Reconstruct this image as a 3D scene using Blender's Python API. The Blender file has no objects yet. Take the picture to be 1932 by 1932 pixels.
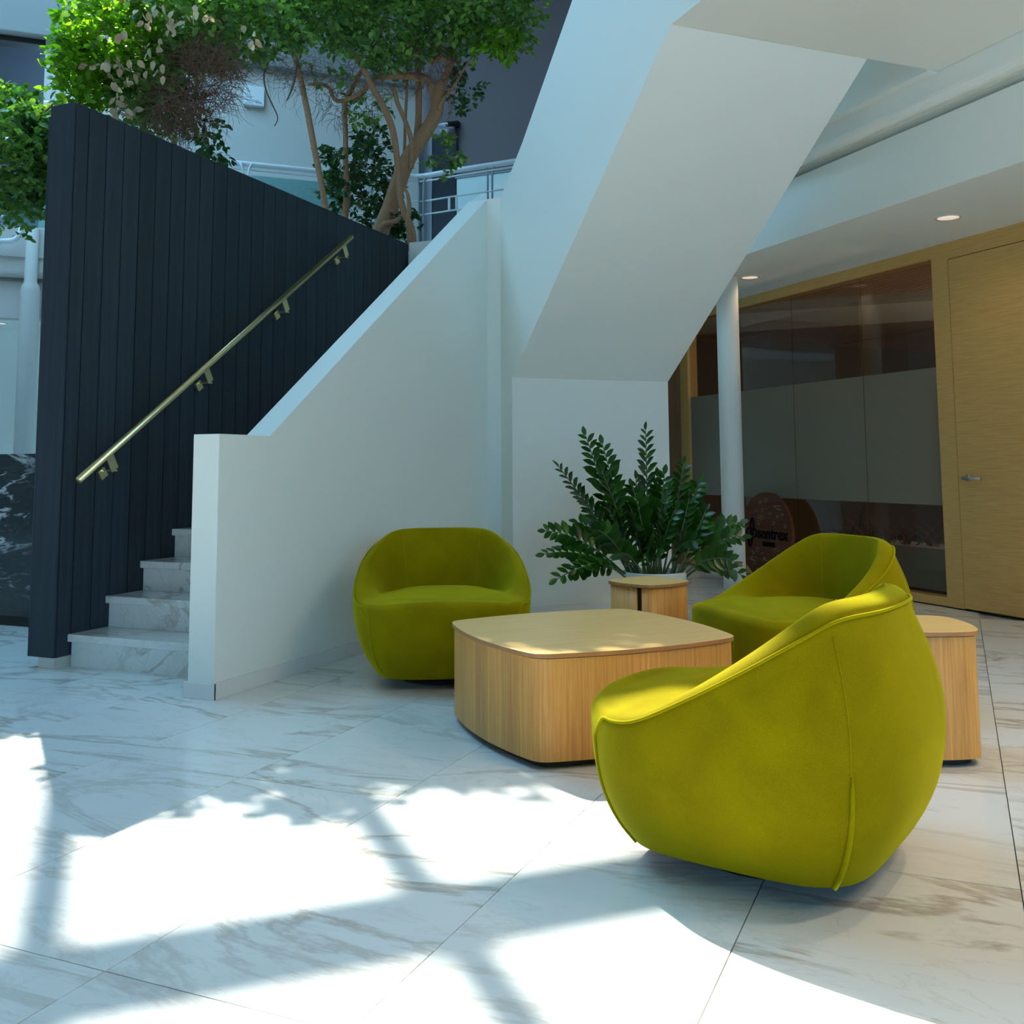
import bpy, bmesh, math, random
from mathutils import Vector, Matrix, Euler
sc = bpy.context.scene
COL = sc.collection
S2 = math.sqrt(.5)
PI = math.pi
R = random.Random(7)

# ---------------------------------------------------------------- camera
F_PX, PY, PITCH, ROLL, AZ = 1908.186, 687.32, math.radians(5.71143), math.radians(0.350625), math.radians(23.5404)
EYE = Vector((0, 0, 1.06))
def cam_axis(x, y, z):
    x, z = x*math.cos(ROLL)+z*math.sin(ROLL), -x*math.sin(ROLL)+z*math.cos(ROLL)
    y, z = y*math.cos(PITCH)-z*math.sin(PITCH), y*math.sin(PITCH)+z*math.cos(PITCH)
    return Vector((x*math.cos(AZ)-y*math.sin(AZ), x*math.sin(AZ)+y*math.cos(AZ), z))
cr, cu, cb = cam_axis(1, 0, 0), cam_axis(0, 0, 1), -cam_axis(0, 1, 0)
cam_d = bpy.data.cameras.new('camera'); cam = bpy.data.objects.new('camera', cam_d); COL.objects.link(cam)
cam.matrix_world = Matrix(((cr.x, cu.x, cb.x, EYE.x), (cr.y, cu.y, cb.y, EYE.y), (cr.z, cu.z, cb.z, EYE.z), (0, 0, 0, 1)))
cam_d.sensor_width = 36; cam_d.sensor_fit = 'HORIZONTAL'
cam_d.lens = 36*F_PX/1932
cam_d.shift_y = -(966-PY)/1932
cam_d.clip_start = .05; cam_d.clip_end = 200
sc.camera = cam

# ---------------------------------------------------------------- world, sun, exposure
w = bpy.data.worlds.new('sky'); sc.world = w; w.use_nodes = True
bg = w.node_tree.nodes['Background']; bg.inputs[0].default_value = (.30, .64, .95, 1); bg.inputs[1].default_value = 8.6
sun_dir = Vector((-.69, .566, 1)).normalized()          # towards the sun
sd = bpy.data.lights.new('sun', 'SUN'); sd.energy = 10.5; sd.angle = math.radians(.53); sd.color = (1, .97, .86)
sun = bpy.data.objects.new('sun', sd); COL.objects.link(sun)
sun.rotation_euler = sun_dir.to_track_quat('Z', 'Y').to_euler(); sun.location = (-6, 6, 12)
sc.view_settings.view_transform = 'Standard'; sc.view_settings.look = 'None'
sc.view_settings.exposure = 0.24; sc.view_settings.gamma = 1; sc.view_settings.use_curve_mapping = False
sc.cycles.use_denoising = True
sc.cycles.max_bounces = 10; sc.cycles.diffuse_bounces = 7; sc.cycles.glossy_bounces = 5; sc.cycles.transmission_bounces = 6
sc.cycles.sample_clamp_indirect = 6

# ---------------------------------------------------------------- helpers
def UE(u, e, z=0.): return Vector(((e-u)*S2, (e+u)*S2, z))      # the rotated grid of the building
def link(o, parent=None):
    COL.objects.link(o)
    if parent is not None: o.parent = parent
    return o
def mesh(name, verts, faces, mat=None, parent=None, smooth=False, loc=None):
    m = bpy.data.meshes.new(name); m.from_pydata([tuple(v) for v in verts], [], faces); m.update()
    if smooth:
        m.polygons.foreach_set('use_smooth', [True]*len(m.polygons))
    if mat: m.materials.append(mat)
    o = bpy.data.objects.new(name, m)
    if loc is not None: o.location = loc
    return link(o, parent)
def clean(o):
    bm = bmesh.new(); bm.from_mesh(o.data); bmesh.ops.recalc_face_normals(bm, faces=bm.faces); bm.to_mesh(o.data); bm.free()
def inst(name, o, parent=None, loc=None, rot=None):
    c = bpy.data.objects.new(name, o.data if hasattr(o, 'data') else o)
    if loc is not None: c.location = loc
    if rot is not None: c.rotation_euler = rot
    return link(c, parent)
def tag(o, label=None, cat=None, group=None, kind=None):
    if label: o['label'] = label
    if cat: o['category'] = cat
    if group: o['group'] = group
    if kind: o['kind'] = kind
    return o
def thing(name, label, cat, loc=(0, 0, 0), rz=0, group=None, kind=None):
    o = bpy.data.objects.new(name, None); COL.objects.link(o); o.location = loc; o.rotation_euler = (0, 0, rz)
    o.empty_display_size = .1
    return tag(o, label, cat, group, kind)
def extr(name, loop, vec, mat, parent=None, bevel=0):
    """closed loop of 3d points pushed along vec"""
    n = len(loop); vec = Vector(vec)
    v = [Vector(p) for p in loop]; v += [p+vec for p in v]
    f = [list(range(n)), list(range(2*n-1, n-1, -1))] + [[i, (i+1) % n, n+(i+1) % n, n+i] for i in range(n)]
    o = mesh(name, v, f, mat, parent); clean(o)
    if bevel:
        b = o.modifiers.new('b', 'BEVEL'); b.width = bevel; b.segments = 2; b.limit_method = 'ANGLE'
    return o
def box(name, a, b, mat, parent=None, bevel=0):
    (x0, y0, z0), (x1, y1, z1) = a, b
    return extr(name, [(x0, y0, z0), (x1, y0, z0), (x1, y1, z0), (x0, y1, z0)], (0, 0, z1-z0), mat, parent, bevel)
def uebox(name, u0, u1, e0, e1, z0, z1, mat, parent=None, bevel=0):
    return extr(name, [UE(u0, e0, z0), UE(u1, e0, z0), UE(u1, e1, z0), UE(u0, e1, z0)], (0, 0, z1-z0), mat, parent, bevel)
def tube_data(pts, rads, seg=10, cap=True):
    pts = [Vector(p) for p in pts]; n = len(pts)
    if not hasattr(rads, '__len__'): rads = [rads]*n
    V, Fc = [], []
    t0 = (pts[1]-pts[0]).normalized()
    ref = Vector((0, 0, 1)) if abs(t0.z) < .9 else Vector((1, 0, 0))
    nrm = t0.cross(ref).normalized()
    for i, p in enumerate(pts):
        t = (pts[min(i+1, n-1)]-pts[max(i-1, 0)]).normalized()
        nrm = (nrm-t*nrm.dot(t)).normalized(); bi = t.cross(nrm)
        for k in range(seg):
            a = 2*PI*k/seg; V.append(p+(nrm*math.cos(a)+bi*math.sin(a))*rads[i])
    for i in range(n-1):
        for k in range(seg):
            a, b = i*seg+k, i*seg+(k+1) % seg; Fc.append([a, b, b+seg, a+seg])
    if cap: Fc += [list(range(seg-1, -1, -1)), list(range((n-1)*seg, n*seg))]
    return V, Fc
def tube(name, pts, rads, mat, parent=None, seg=10, cap=True):
    V, Fc = tube_data(pts, rads, seg, cap)
    return mesh(name, V, Fc, mat, parent, smooth=True)
def smooth_path(pts, sub=4):
    """Catmull-Rom through tuples of any length"""
    P = [pts[0]]+list(pts)+[pts[-1]]; out = []
    for i in range(1, len(P)-2):
        for k in range(sub):
            t = k/sub; q = []
            for j in range(len(P[0])):
                a, b, c, d = P[i-1][j], P[i][j], P[i+1][j], P[i+2][j]
                q.append(.5*((2*b)+(-a+c)*t+(2*a-5*b+4*c-d)*t*t+(-a+3*b-3*c+d)*t**3))
            out.append(tuple(q))
    out.append(tuple(pts[-1])); return out
def lathe(name, prof, mat, parent=None, seg=32, loc=(0, 0, 0), cap=True):
    V, Fc = [], []
    for r, z in prof:
        for k in range(seg): V.append((r*math.cos(2*PI*k/seg), r*math.sin(2*PI*k/seg), z))
    for i in range(len(prof)-1):
        for k in range(seg):
            a, b = i*seg+k, i*seg+(k+1) % seg; Fc.append([a, b, b+seg, a+seg])
    if cap: Fc += [list(range(seg-1, -1, -1)), list(range((len(prof)-1)*seg, len(prof)*seg))]
    return mesh(name, V, Fc, mat, parent, smooth=True, loc=loc)

# ---------------------------------------------------------------- materials
def mat_new(name):
    m = bpy.data.materials.new(name); m.use_nodes = True
    return m, m.node_tree.nodes, m.node_tree.links, m.node_tree.nodes['Principled BSDF']
def plain(name, col, rough=.6, metal=0, spec=.5, noise=0, nscale=8):
    m, N, L, B = mat_new(name)
    B.inputs['Base Color'].default_value = (*col, 1); B.inputs['Roughness'].default_value = rough
    B.inputs['Metallic'].default_value = metal; B.inputs['Specular IOR Level'].default_value = spec
    if noise:
        tc = N.new('ShaderNodeTexCoord'); n = N.new('ShaderNodeTexNoise'); n.inputs['Scale'].default_value = nscale; n.inputs['Detail'].default_value = 6
        r = N.new('ShaderNodeMixRGB'); r.inputs[1].default_value = (*[c*(1-noise) for c in col], 1); r.inputs[2].default_value = (*[min(1, c*(1+noise)) for c in col], 1)
        L.new(tc.outputs['Object'], n.inputs['Vector']); L.new(n.outputs['Fac'], r.inputs[0]); L.new(r.outputs[0], B.inputs['Base Color'])
    return m
def ramp(N, stops):
    r = N.new('ShaderNodeValToRGB'); e = r.color_ramp.elements
    while len(e) < len(stops): e.new(.5)
    for k, (p, c) in enumerate(stops): e[k].position = p; e[k].color = (*c, 1) if len(c) == 3 else c
    return r
def marble(name, base, vein, vein2, seed=0., rough=.22, scale=1.0, dens=.5, stretch=(1, 1, 1), rot=0., thin=.035):
    m, N, L, B = mat_new(name)
    tc = N.new('ShaderNodeTexCoord'); oi = N.new('ShaderNodeObjectInfo')
    mul = N.new('ShaderNodeVectorMath'); mul.operation = 'SCALE'
    comb = N.new('ShaderNodeCombineXYZ')
    m1 = N.new('ShaderNodeMath'); m1.operation = 'MULTIPLY'; m1.inputs[1].default_value = 61.
    m2 = N.new('ShaderNodeMath'); m2.operation = 'MULTIPLY'; m2.inputs[1].default_value = 37.
    L.new(oi.outputs['Random'], m1.inputs[0]); L.new(oi.outputs['Random'], m2.inputs[0])
    L.new(m1.outputs[0], comb.inputs[0]); L.new(m2.outputs[0], comb.inputs[1]); comb.inputs[2].default_value = seed
    mp = N.new('ShaderNodeMapping'); mp.inputs['Scale'].default_value = stretch; mp.inputs['Rotation'].default_value = (0, 0, rot)
    add = N.new('ShaderNodeVectorMath'); add.operation = 'ADD'
    L.new(tc.outputs['Object'], mp.inputs[0]); L.new(mp.outputs[0], add.inputs[0]); L.new(comb.outputs[0], add.inputs[1])
    def veins(sc_, dist, width, lo=0.):
        n = N.new('ShaderNodeTexNoise'); n.inputs['Scale'].default_value = sc_; n.inputs['Detail'].default_value = 9; n.inputs['Roughness'].default_value = .62; n.inputs['Distortion'].default_value = dist
        L.new(add.outputs[0], n.inputs['Vector'])
        s = N.new('ShaderNodeMath'); s.operation = 'SUBTRACT'; s.inputs[1].default_value = .5; L.new(n.outputs['Fac'], s.inputs[0])
        a = N.new('ShaderNodeMath'); a.operation = 'ABSOLUTE'; L.new(s.outputs[0], a.inputs[0])
        r = ramp(N, [(0, (1, 1, 1)), (width, (.0, .0, .0))]); L.new(a.outputs[0], r.inputs[0]); return r
    v1 = veins(1.15*scale, .9, thin); v2 = veins(2.6*scale, 1.4, thin*.6)
    cl = N.new('ShaderNodeTexNoise'); cl.inputs['Scale'].default_value = .9*scale; cl.inputs['Detail'].default_value = 3; L.new(add.outputs[0], cl.inputs['Vector'])
    cr_ = ramp(N, [(.62-dens*.3, (0, 0, 0)), (.78-dens*.2, (1, 1, 1))]); L.new(cl.outputs['Fac'], cr_.inputs[0])
    q1 = N.new('ShaderNodeMath'); q1.operation = 'MULTIPLY'; L.new(v1.outputs[0], q1.inputs[0]); L.new(cr_.outputs[0], q1.inputs[1])
    cloud = ramp(N, [(.35, base), (.75, tuple(.5*a+.5*b for a, b in zip(base, [c*.97 for c in base])))]); L.new(cl.outputs['Fac'], cloud.inputs[0])
    mixa = N.new('ShaderNodeMixRGB'); mixa.inputs[2].default_value = (*vein, 1); L.new(cloud.outputs[0], mixa.inputs[1]); L.new(q1.outputs[0], mixa.inputs[0])
    q2 = N.new('ShaderNodeMath'); q2.operation = 'MULTIPLY'; q2.inputs[1].default_value = .38; L.new(v2.outputs[0], q2.inputs[0])
    mixb = N.new('ShaderNodeMixRGB'); mixb.inputs[2].default_value = (*vein2, 1); L.new(mixa.outputs[0], mixb.inputs[1]); L.new(q2.outputs[0], mixb.inputs[0])
    L.new(mixb.outputs[0], B.inputs['Base Color']); B.inputs['Roughness'].default_value = rough
    return m
def wood(name, c1, c2, axis='z', scale=60, rough=.45, use_uv=False, bands=0, rand=0):
    """long fine grain along `axis` of object space (or along v of the uv map)"""
    m, N, L, B = mat_new(name)
    tc = N.new('ShaderNodeTexCoord'); mp = N.new('ShaderNodeMapping')
    st = {'x': (.035, 1, 1), 'y': (1, .035, 1), 'z': (1, 1, .035)}[axis]
    mp.inputs['Scale'].default_value = (1, .03, 1) if use_uv else st
    L.new(tc.outputs['UV' if use_uv else 'Object'], mp.inputs[0])
    n = N.new('ShaderNodeTexNoise'); n.inputs['Scale'].default_value = scale; n.inputs['Detail'].default_value = 7; n.inputs['Roughness'].default_value = .65
    L.new(mp.outputs[0], n.inputs['Vector'])
    r = ramp(N, [(.3, c1), (.7, c2)]); L.new(n.outputs['Fac'], r.inputs[0])
    out = r.outputs[0]
    if bands:
        sx = N.new('ShaderNodeSeparateXYZ'); L.new(tc.outputs['UV' if use_uv else 'Object'], sx.inputs[0])
        d = N.new('ShaderNodeMath'); d.operation = 'DIVIDE'; d.inputs[1].default_value = bands; L.new(sx.outputs[0], d.inputs[0])
        fl = N.new('ShaderNodeMath'); fl.operation = 'FLOOR'; L.new(d.outputs[0], fl.inputs[0])
        wn = N.new('ShaderNodeTexWhiteNoise'); wn.noise_dimensions = '1D'; L.new(fl.outputs[0], wn.inputs['W'])
        mr = N.new('ShaderNodeMapRange'); mr.inputs[3].default_value = .86; mr.inputs[4].default_value = 1.06; L.new(wn.outputs['Value'], mr.inputs[0])
        hs = N.new('ShaderNodeHueSaturation'); L.new(out, hs.inputs['Color']); L.new(mr.outputs[0], hs.inputs['Value']); out = hs.outputs[0]
    if rand:                                         # each board a little different
        oi = N.new('ShaderNodeObjectInfo'); mr = N.new('ShaderNodeMapRange'); mr.inputs[3].default_value = 1-rand; mr.inputs[4].default_value = 1+rand; L.new(oi.outputs['Random'], mr.inputs[0])
        hs = N.new('ShaderNodeHueSaturation'); L.new(out, hs.inputs['Color']); L.new(mr.outputs[0], hs.inputs['Value']); out = hs.outputs[0]
    L.new(out, B.inputs['Base Color']); B.inputs['Roughness'].default_value = rough
    b = N.new('ShaderNodeBump'); b.inputs['Strength'].default_value = .08; L.new(n.outputs['Fac'], b.inputs['Height']); L.new(b.outputs[0], B.inputs['Normal'])
    return m
def leaf_mat(name, c1, c2, rough=.35, trans=.45, tcol=None):
    m, N, L, B = mat_new(name)
    oi = N.new('ShaderNodeObjectInfo'); geo = N.new('ShaderNodeNewGeometry'); ad = N.new('ShaderNodeMath'); ad.operation = 'ADD'
    L.new(oi.outputs['Random'], ad.inputs[0]); L.new(geo.outputs['Random Per Island'], ad.inputs[1])
    fr = N.new('ShaderNodeMath'); fr.operation = 'FRACT'; L.new(ad.outputs[0], fr.inputs[0])
    r = ramp(N, [(0, c1), (.8, c2), (1, tuple(min(1, x*1.5) for x in c2))]); L.new(fr.outputs[0], r.inputs[0])
    L.new(r.outputs[0], B.inputs['Base Color']); B.inputs['Roughness'].default_value = rough
    if trans:
        t = N.new('ShaderNodeBsdfTranslucent'); mx = N.new('ShaderNodeMixShader'); mx.inputs[0].default_value = trans
        g = N.new('ShaderNodeMixRGB'); g.blend_type = 'MULTIPLY'; g.inputs[0].default_value = 1; g.inputs[2].default_value = (*(tcol or (1.6, 1.5, .4)), 1)
        L.new(r.outputs[0], g.inputs[1]); L.new(g.outputs[0], t.inputs[0])
        L.new(B.outputs[0], mx.inputs[1]); L.new(t.outputs[0], mx.inputs[2]); L.new(mx.outputs[0], N['Material Output'].inputs[0])
    return m
M = {}
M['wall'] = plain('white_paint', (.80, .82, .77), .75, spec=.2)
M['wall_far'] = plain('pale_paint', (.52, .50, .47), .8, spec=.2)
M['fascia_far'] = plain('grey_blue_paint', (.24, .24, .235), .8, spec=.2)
M['ceiling'] = plain('ceiling_paint', (.80, .81, .76), .85, spec=.15)
M['trim'] = plain('satin_white_paint', (.74, .74, .72), .4)
M['dark_wall'] = plain('slate_paint', (.09, .10, .13), .8)
M['grey_wall'] = plain('grey_paint', (.16, .125, .13), .8)
M['floor'] = marble('floor_marble', (.76, .79, .78), (.44, .41, .36), (.60, .58, .56), rough=.17, scale=1.0, stretch=(.50, 1.45, 1), rot=.45, dens=1.0, thin=.029)
M['grout'] = plain('grout', (.30, .30, .30), .8)
M['step'] = marble('step_marble', (.78, .76, .73), (.45, .38, .30), (.58, .54, .48), seed=4, rough=.13, scale=1.6, dens=.7)
M['plinth'] = plain('plinth_stone', (.66, .62, .56), .5, noise=.08, nscale=10)
M['black_marble'] = marble('black_marble', (.018, .02, .022), (.62, .62, .64), (.07, .075, .08), seed=9, rough=.12, scale=2.0, dens=.45, stretch=(.45, 1, 1.8), thin=.030)
M['brass'] = plain('brushed_brass', (.88, .70, .36), .33, metal=1, noise=.08, nscale=20)
M['oak_v'] = wood('oak_veneer_upright', (.54, .225, .045), (.82, .43, .105), use_uv=True, scale=90, bands=.115)
M['oak_top'] = wood('oak_veneer_top', (.78, .48, .16), (.92, .62, .25), axis='x', scale=55, rough=.35)
M['oak_edge'] = wood('oak_edge', (.34, .15, .05), (.46, .22, .08), axis='x', scale=60)
M['door_wood'] = wood('door_veneer', (.50, .285, .075), (.64, .41, .135), use_uv=False, axis='x', scale=150, rough=.55)
M['dark_wood'] = wood('stained_wood', (.13, .065, .03), (.22, .115, .05), axis='z', scale=50)
M['shadow_gap'] = plain('black_recess', (.012, .011, .010), .7)
M['steel'] = plain('satin_steel', (.55, .56, .57), .3, metal=1)
M['white_metal'] = plain('white_enamel', (.66, .69, .72), .35)
M['grey_metal'] = plain('grey_enamel', (.30, .33, .37), .4)
# ================================================================ floor
fl = mesh('floor', [UE(-9, -9, -.012), UE(-9, 9.5, -.012), UE(18, 9.5, -.012), UE(18, -9, -.012)], [[0, 1, 2, 3]], M['grout'])
tag(fl, 'white marble look floor of large diagonal tiles with grey veins', kind='structure')
TX, TY, G = .6, 1.2, .0016
tm = None
def clip_loop(loop, n, d):                         # keep n.p <= d
    out = []
    for i in range(len(loop)):
        a, b = loop[i], loop[(i+1) % len(loop)]
        fa, fb = a.dot(n)-d, b.dot(n)-d
        if fa <= 0: out.append(a)
        if fa*fb < 0: out.append(a+(b-a)*(fa/(fa-fb)))
    return out
nE, nU = Vector((S2, S2, 0)), Vector((-S2, S2, 0))
rest = []
for i in range(-18, 6):
    for j in range(-3, 10):
        x0, y0 = .102+TX*i, 2.922+TY*j
        cx, cy = x0+TX/2, y0+TY/2
        ue_u, ue_e = (cy-cx)*S2, (cx+cy)*S2
        if ue_e > 6.1 or ue_u > 14 or ue_e < -7: continue
        dep = -cx*math.sin(AZ)+cy*math.cos(AZ); rgt = cx*math.cos(AZ)+cy*math.sin(AZ)
        full = ue_e+.68 < 5.72
        inview = dep > .7 and abs(rgt) < dep*.56+.9
        if not inview: rest.append((x0, y0)); continue
        h = Vector((TX/2-G, TY/2-G, 0))
        if full:
            if tm is None:
                zt = 0
                o = mesh('tile', [(-h.x, -h.y, -.01), (h.x, -h.y, -.01), (h.x, h.y, -.01), (-h.x, h.y, -.01),
                                  (-h.x, -h.y, 0), (h.x, -h.y, 0), (h.x, h.y, 0), (-h.x, h.y, 0)],
                         [[4, 5, 6, 7], [0, 1, 5, 4], [1, 2, 6, 5], [2, 3, 7, 6], [3, 0, 4, 7]], M['floor'], fl, loc=(cx, cy, 0)); tm = o
            else: o = inst('tile', tm, fl, loc=(cx, cy, 0))
        else:
            lp = [Vector((cx-h.x, cy-h.y, 0)), Vector((cx+h.x, cy-h.y, 0)), Vector((cx+h.x, cy+h.y, 0)), Vector((cx-h.x, cy+h.y, 0))]
            lp = clip_loop(lp, nE, 5.745)
            if len(lp) < 3: continue
            c = Vector((cx, cy, 0)); n = len(lp)
            v = [p-c for p in lp]; v += [p+Vector((0, 0, -.01)) for p in v]
            mesh('tile', v, [list(range(n))]+[[i2, n+i2, n+(i2+1) % n, (i2+1) % n] for i2 in range(n)], M['floor'], fl, loc=(cx, cy, 0))
V, Fc = [], []
for x0, y0 in rest:
    b = len(V); V += [(x0+G, y0+G, 0), (x0+TX-G, y0+G, 0), (x0+TX-G, y0+TY-G, 0), (x0+G, y0+TY-G, 0)]; Fc.append([b, b+1, b+2, b+3])
tag(mesh('tile_field', V, Fc, M['floor'], fl), kind='stuff')

# ================================================================ shell of the atrium (mostly out of view)
def st(o, label): return tag(o, label, kind='structure')
RZ = 9.0
# far white wall with the upper fascia
wb = thing('wall_back', 'white wall behind the upper balcony and the tree', None, kind='structure')
uebox('lower_wall', 13.35, 13.6, -9, 4.6, 0, 3.2, M['wall'], wb)
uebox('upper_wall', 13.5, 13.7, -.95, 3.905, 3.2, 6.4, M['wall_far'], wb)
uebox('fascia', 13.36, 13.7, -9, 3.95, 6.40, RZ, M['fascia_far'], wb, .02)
uebox('shadow_strip', 13.49, 13.7, -9, -.95, 6.33, 6.40, M['shadow_gap'], wb)
uebox('recess_wall', 14.6, 14.8, -9, -.95, 3.2, 9.2, M['dark_wall'], wb)
box('return_wall', (-7.25, 12.6, 3.2), (4.5, 12.8, RZ), M['grey_wall'], wb)
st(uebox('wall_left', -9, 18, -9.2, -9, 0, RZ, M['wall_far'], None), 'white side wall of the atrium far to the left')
wf = thing('wall_front', 'white wall behind the camera with a wide window opening', None, kind='structure')
uebox('spandrel', -9.2, -9, -9, 9, 0, 1.0, M['wall'], wf); uebox('spandrel', -9.2, -9, -9, 9, 3.0, RZ, M['wall'], wf)
uebox('pier', -9.2, -9, -9, -4, 1.0, 3.0, M['wall'], wf); uebox('pier', -9.2, -9, 4, 9, 1.0, 3.0, M['wall'], wf)
for k in range(-1, 2): uebox('window_post', -9.15, -9.05, 2.0*k-.05, 2.0*k+.05, 1.0, 3.0, M['grey_metal'], wf)
st(uebox('wall_right', -9, 18, 9.2, 9.4, 3.45, RZ, M['wall'], None), 'white wall far behind the meeting room')
# roof with the skylight grid: bars cast the soft grid of shadow on the floor
rf = thing('ceiling', 'roof of the atrium with a long skylight', None, kind='structure')
OU0, OU1, OE0, OE1 = 6.2, 13.30, -5.0, 1.12
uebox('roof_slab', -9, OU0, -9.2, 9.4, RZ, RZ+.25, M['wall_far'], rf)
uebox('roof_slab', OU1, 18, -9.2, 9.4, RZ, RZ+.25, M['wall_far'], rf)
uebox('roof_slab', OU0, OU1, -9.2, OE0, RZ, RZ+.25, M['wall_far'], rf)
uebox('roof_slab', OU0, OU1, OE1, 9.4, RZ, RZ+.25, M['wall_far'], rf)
for k in range(-5, 6):
    e = -.914+.88*k
    if OE0 < e < OE1: uebox('skylight_bar', OU0, OU1, e-.065, e+.065, RZ, RZ+.06, M['white_metal'], rf)
for u in (8.01, 10.40, 12.80): uebox('skylight_beam', u-.155, u+.155, OE0, OE1, RZ-.03, RZ+.06, M['white_metal'], rf)

# ================================================================ black plank wall beside the stairs
bw = thing('wall_planks', 'tall black timber plank wall rising left of the marble stairs', None, kind='structure')
M['black_wood'] = wood('black_stained_timber', (.009, .014, .021), (.020, .029, .043), axis='z', scale=35, rough=.55, rand=.28)
XB0, XB1, YB0, YB1 = -4.60, -4.42, 4.05, 7.83
def ztop(y): return 3.098+(y-YB0)*(3.047-3.098)/(YB1-YB0)
extr('wall_core', [(XB0, YB0+.012, .07), (XB0, YB1, .07), (XB0, YB1, ztop(YB1)-.004), (XB0, YB0+.012, ztop(YB0)-.004)], (XB1-XB0-.014, 0, 0), M['shadow_gap'], bw)
extr('end_board', [(XB0, YB0, .058), (XB1-.002, YB0, .058), (XB1-.002, YB0, ztop(YB0)), (XB0, YB0, ztop(YB0))], (0, .012, 0), M['black_wood'], bw, .002)
ys = [YB0+.0125]+[4.158+.1326*k for k in range(28)]
ys = [y for y in ys if y < YB1-.03]+[YB1]
for k in range(len(ys)-1):
    a, b = ys[k]+.0034, ys[k+1]-.0034; pr = .0008*R.random()
    c = Vector((XB1, (a+b)/2, 1.5))
    o = extr('plank', [Vector((-.013, a-c.y, .058-c.z)), Vector((-.013, b-c.y, .058-c.z)), Vector((-.013, b-c.y, ztop(b)-c.z)), Vector((-.013, a-c.y, ztop(a)-c.z))], (.013+pr, 0, 0), M['black_wood'], bw, .0015)
    o.location = c
box('plinth', (-4.555, 4.07, 0), (-4.437, YB1-.05, .07), M['plinth'], bw)
# back face boards (seen from the side)
box('back_board', (XB0-.012, YB0, .058), (XB0, YB1, 3.04), M['black_wood'], bw)

# handrail
hr = thing('handrail', 'round brushed brass handrail sloping up the black plank wall', 'handrail', (-4.31, 4.086, 1.0))
hl = hr.location
p0, p1 = Vector((-4.31, 4.07, .995)), Vector((-4.31, 6.72, .995+2.65*.7085))
tube('rail', [p0-hl, p1-hl], .0205, M['brass'], hr, seg=20)
sl = (p1-p0).normalized(); nn = Vector((0, -sl.z, sl.y))
for y in (4.27, 5.045, 5.84, 6.60):
    p = p0+(p1-p0)*((y-p0.y)/(p1.y-p0.y))-hl
    a = p-sl*.026-nn*.012; b = p+sl*.026-nn*.012
    br = extr('bracket', [a, b, b-nn*.088-sl*.01+Vector((0, 0, 0)), a-nn*.088-sl*.01], (.010, 0, 0), M['brass'], hr, .0015)
    q = p-nn*.10+Vector((0, 0, -.035))
    box('bracket_arm', (q.x-.095, q.y-.012, q.z+.02), (q.x+.004, q.y+.012, q.z+.03), M['brass'], br)
    c = Vector((q.x-.088, q.y, q.z+.01))
    extr('wall_plate', [c+sl*-.026-nn*-.026, c+sl*.026-nn*-.026, c+sl*.026-nn*.03, c+sl*-.026-nn*.03], (-.020, 0, 0), M['brass'], br, .0015)

# ================================================================ lower flight of marble steps
fs = thing('staircase', 'flight of white marble steps rising between the black wall and the low white wall', 'stairs', (-3.9, 4.17, 0))
def sloc(o): o.location = -Vector(fs.location); return o
RZ_, RN, NS = .1715, .258, 11
for k in range(NS):
    y = 4.166+RN*k; z = RZ_*k
    sloc(box('riser', (-4.42, y, z), (-3.315, y+.03, z+RZ_-.04), M['step'], fs))
    sloc(box('tread', (-4.42, y-.030, z+RZ_-.04), (-3.315, y+RN+.0, z+RZ_), M['step'], fs, .003))
sloc(box('landing', (-4.42, 4.166+RN*NS, RZ_*NS-.16), (-3.32, 7.79, RZ_*NS), M['step'], fs))
st(box('wall_landing', (-4.395, 7.80, 0), (-2.5, 7.95, 3.051), M['wall'], None), 'white wall closing the stair landing behind the black planks')

# ================================================================ low white stair wall with sloping top
sw = thing('wall_stair', 'low white stair wall with a level newel end and a sloping top', None, kind='structure')
extr('sloped_wall', [(-3.315, 3.813, 0), (-3.315, 6.80, 0), (-3.315, 6.80, 3.066), (-3.315, 4.197, 1.2165), (-3.315, 3.813, 1.2165)], (.152, 0, 0), M['wall'], sw, .003)
box('pilaster', (-3.315, 6.80, 0), (-3.045, 7.1, 3.068), M['wall'], sw, .003)
bs = thing('baseboard_stair', 'white baseboard around the foot of the low stair wall', None, kind='structure')
box('baseboard_side', (-3.163, 3.80, 0), (-3.149, 6.80, .073), M['trim'], bs, .002)
box('baseboard_end', (-3.329, 3.799, 0), (-3.149, 3.813, .073), M['trim'], bs, .002)

# ================================================================ upper flight crossing overhead
us = thing('wall_overhead_stair', 'white upper stair flight with a smooth soffit crossing overhead', None, kind='structure')
def prof_ue(name, prof, e0, e1, mat, parent, bev=0):
    return extr(name, [UE(u, e0, z) for u, z in prof], UE(0, e1-e0, 0), mat, parent, bev)
par = [(7.03, 0), (6.742, 0), (6.742, 1.688), (4.436, 3.354), (-1.0, 3.354), (-1.0, 4.62), (4.75, 4.62), (5.643, 4.03), (6.518, 3.352), (6.95, 3.068), (7.03, 3.068)]
prof_ue('stringer', par, 2.65, 2.77, M['wall'], us)
prof_ue('landing_block', [(8.2, 0), (6.742, 0), (6.742, 1.688), (8.2, 1.688)], 2.77, 3.93, M['wall'], us)
prof_ue('flight_slab', [(8.0, 1.688), (6.742, 1.688), (4.436, 3.354), (4.436, 3.62), (6.7, 1.95), (8.0, 1.95)], 2.77, 3.93, M['wall'], us)
prof_ue('inner_stringer', [(8.2, 1.95), (6.6, 1.90), (4.436, 3.50), (4.436, 4.65), (6.90, 3.07), (8.2, 3.07)], 3.82, 3.93, M['wall'], us)
uebox('gallery_slab', -1.0, 4.432, 2.77, 4.447, 3.354, 3.62, M['ceiling'], us)
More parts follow.
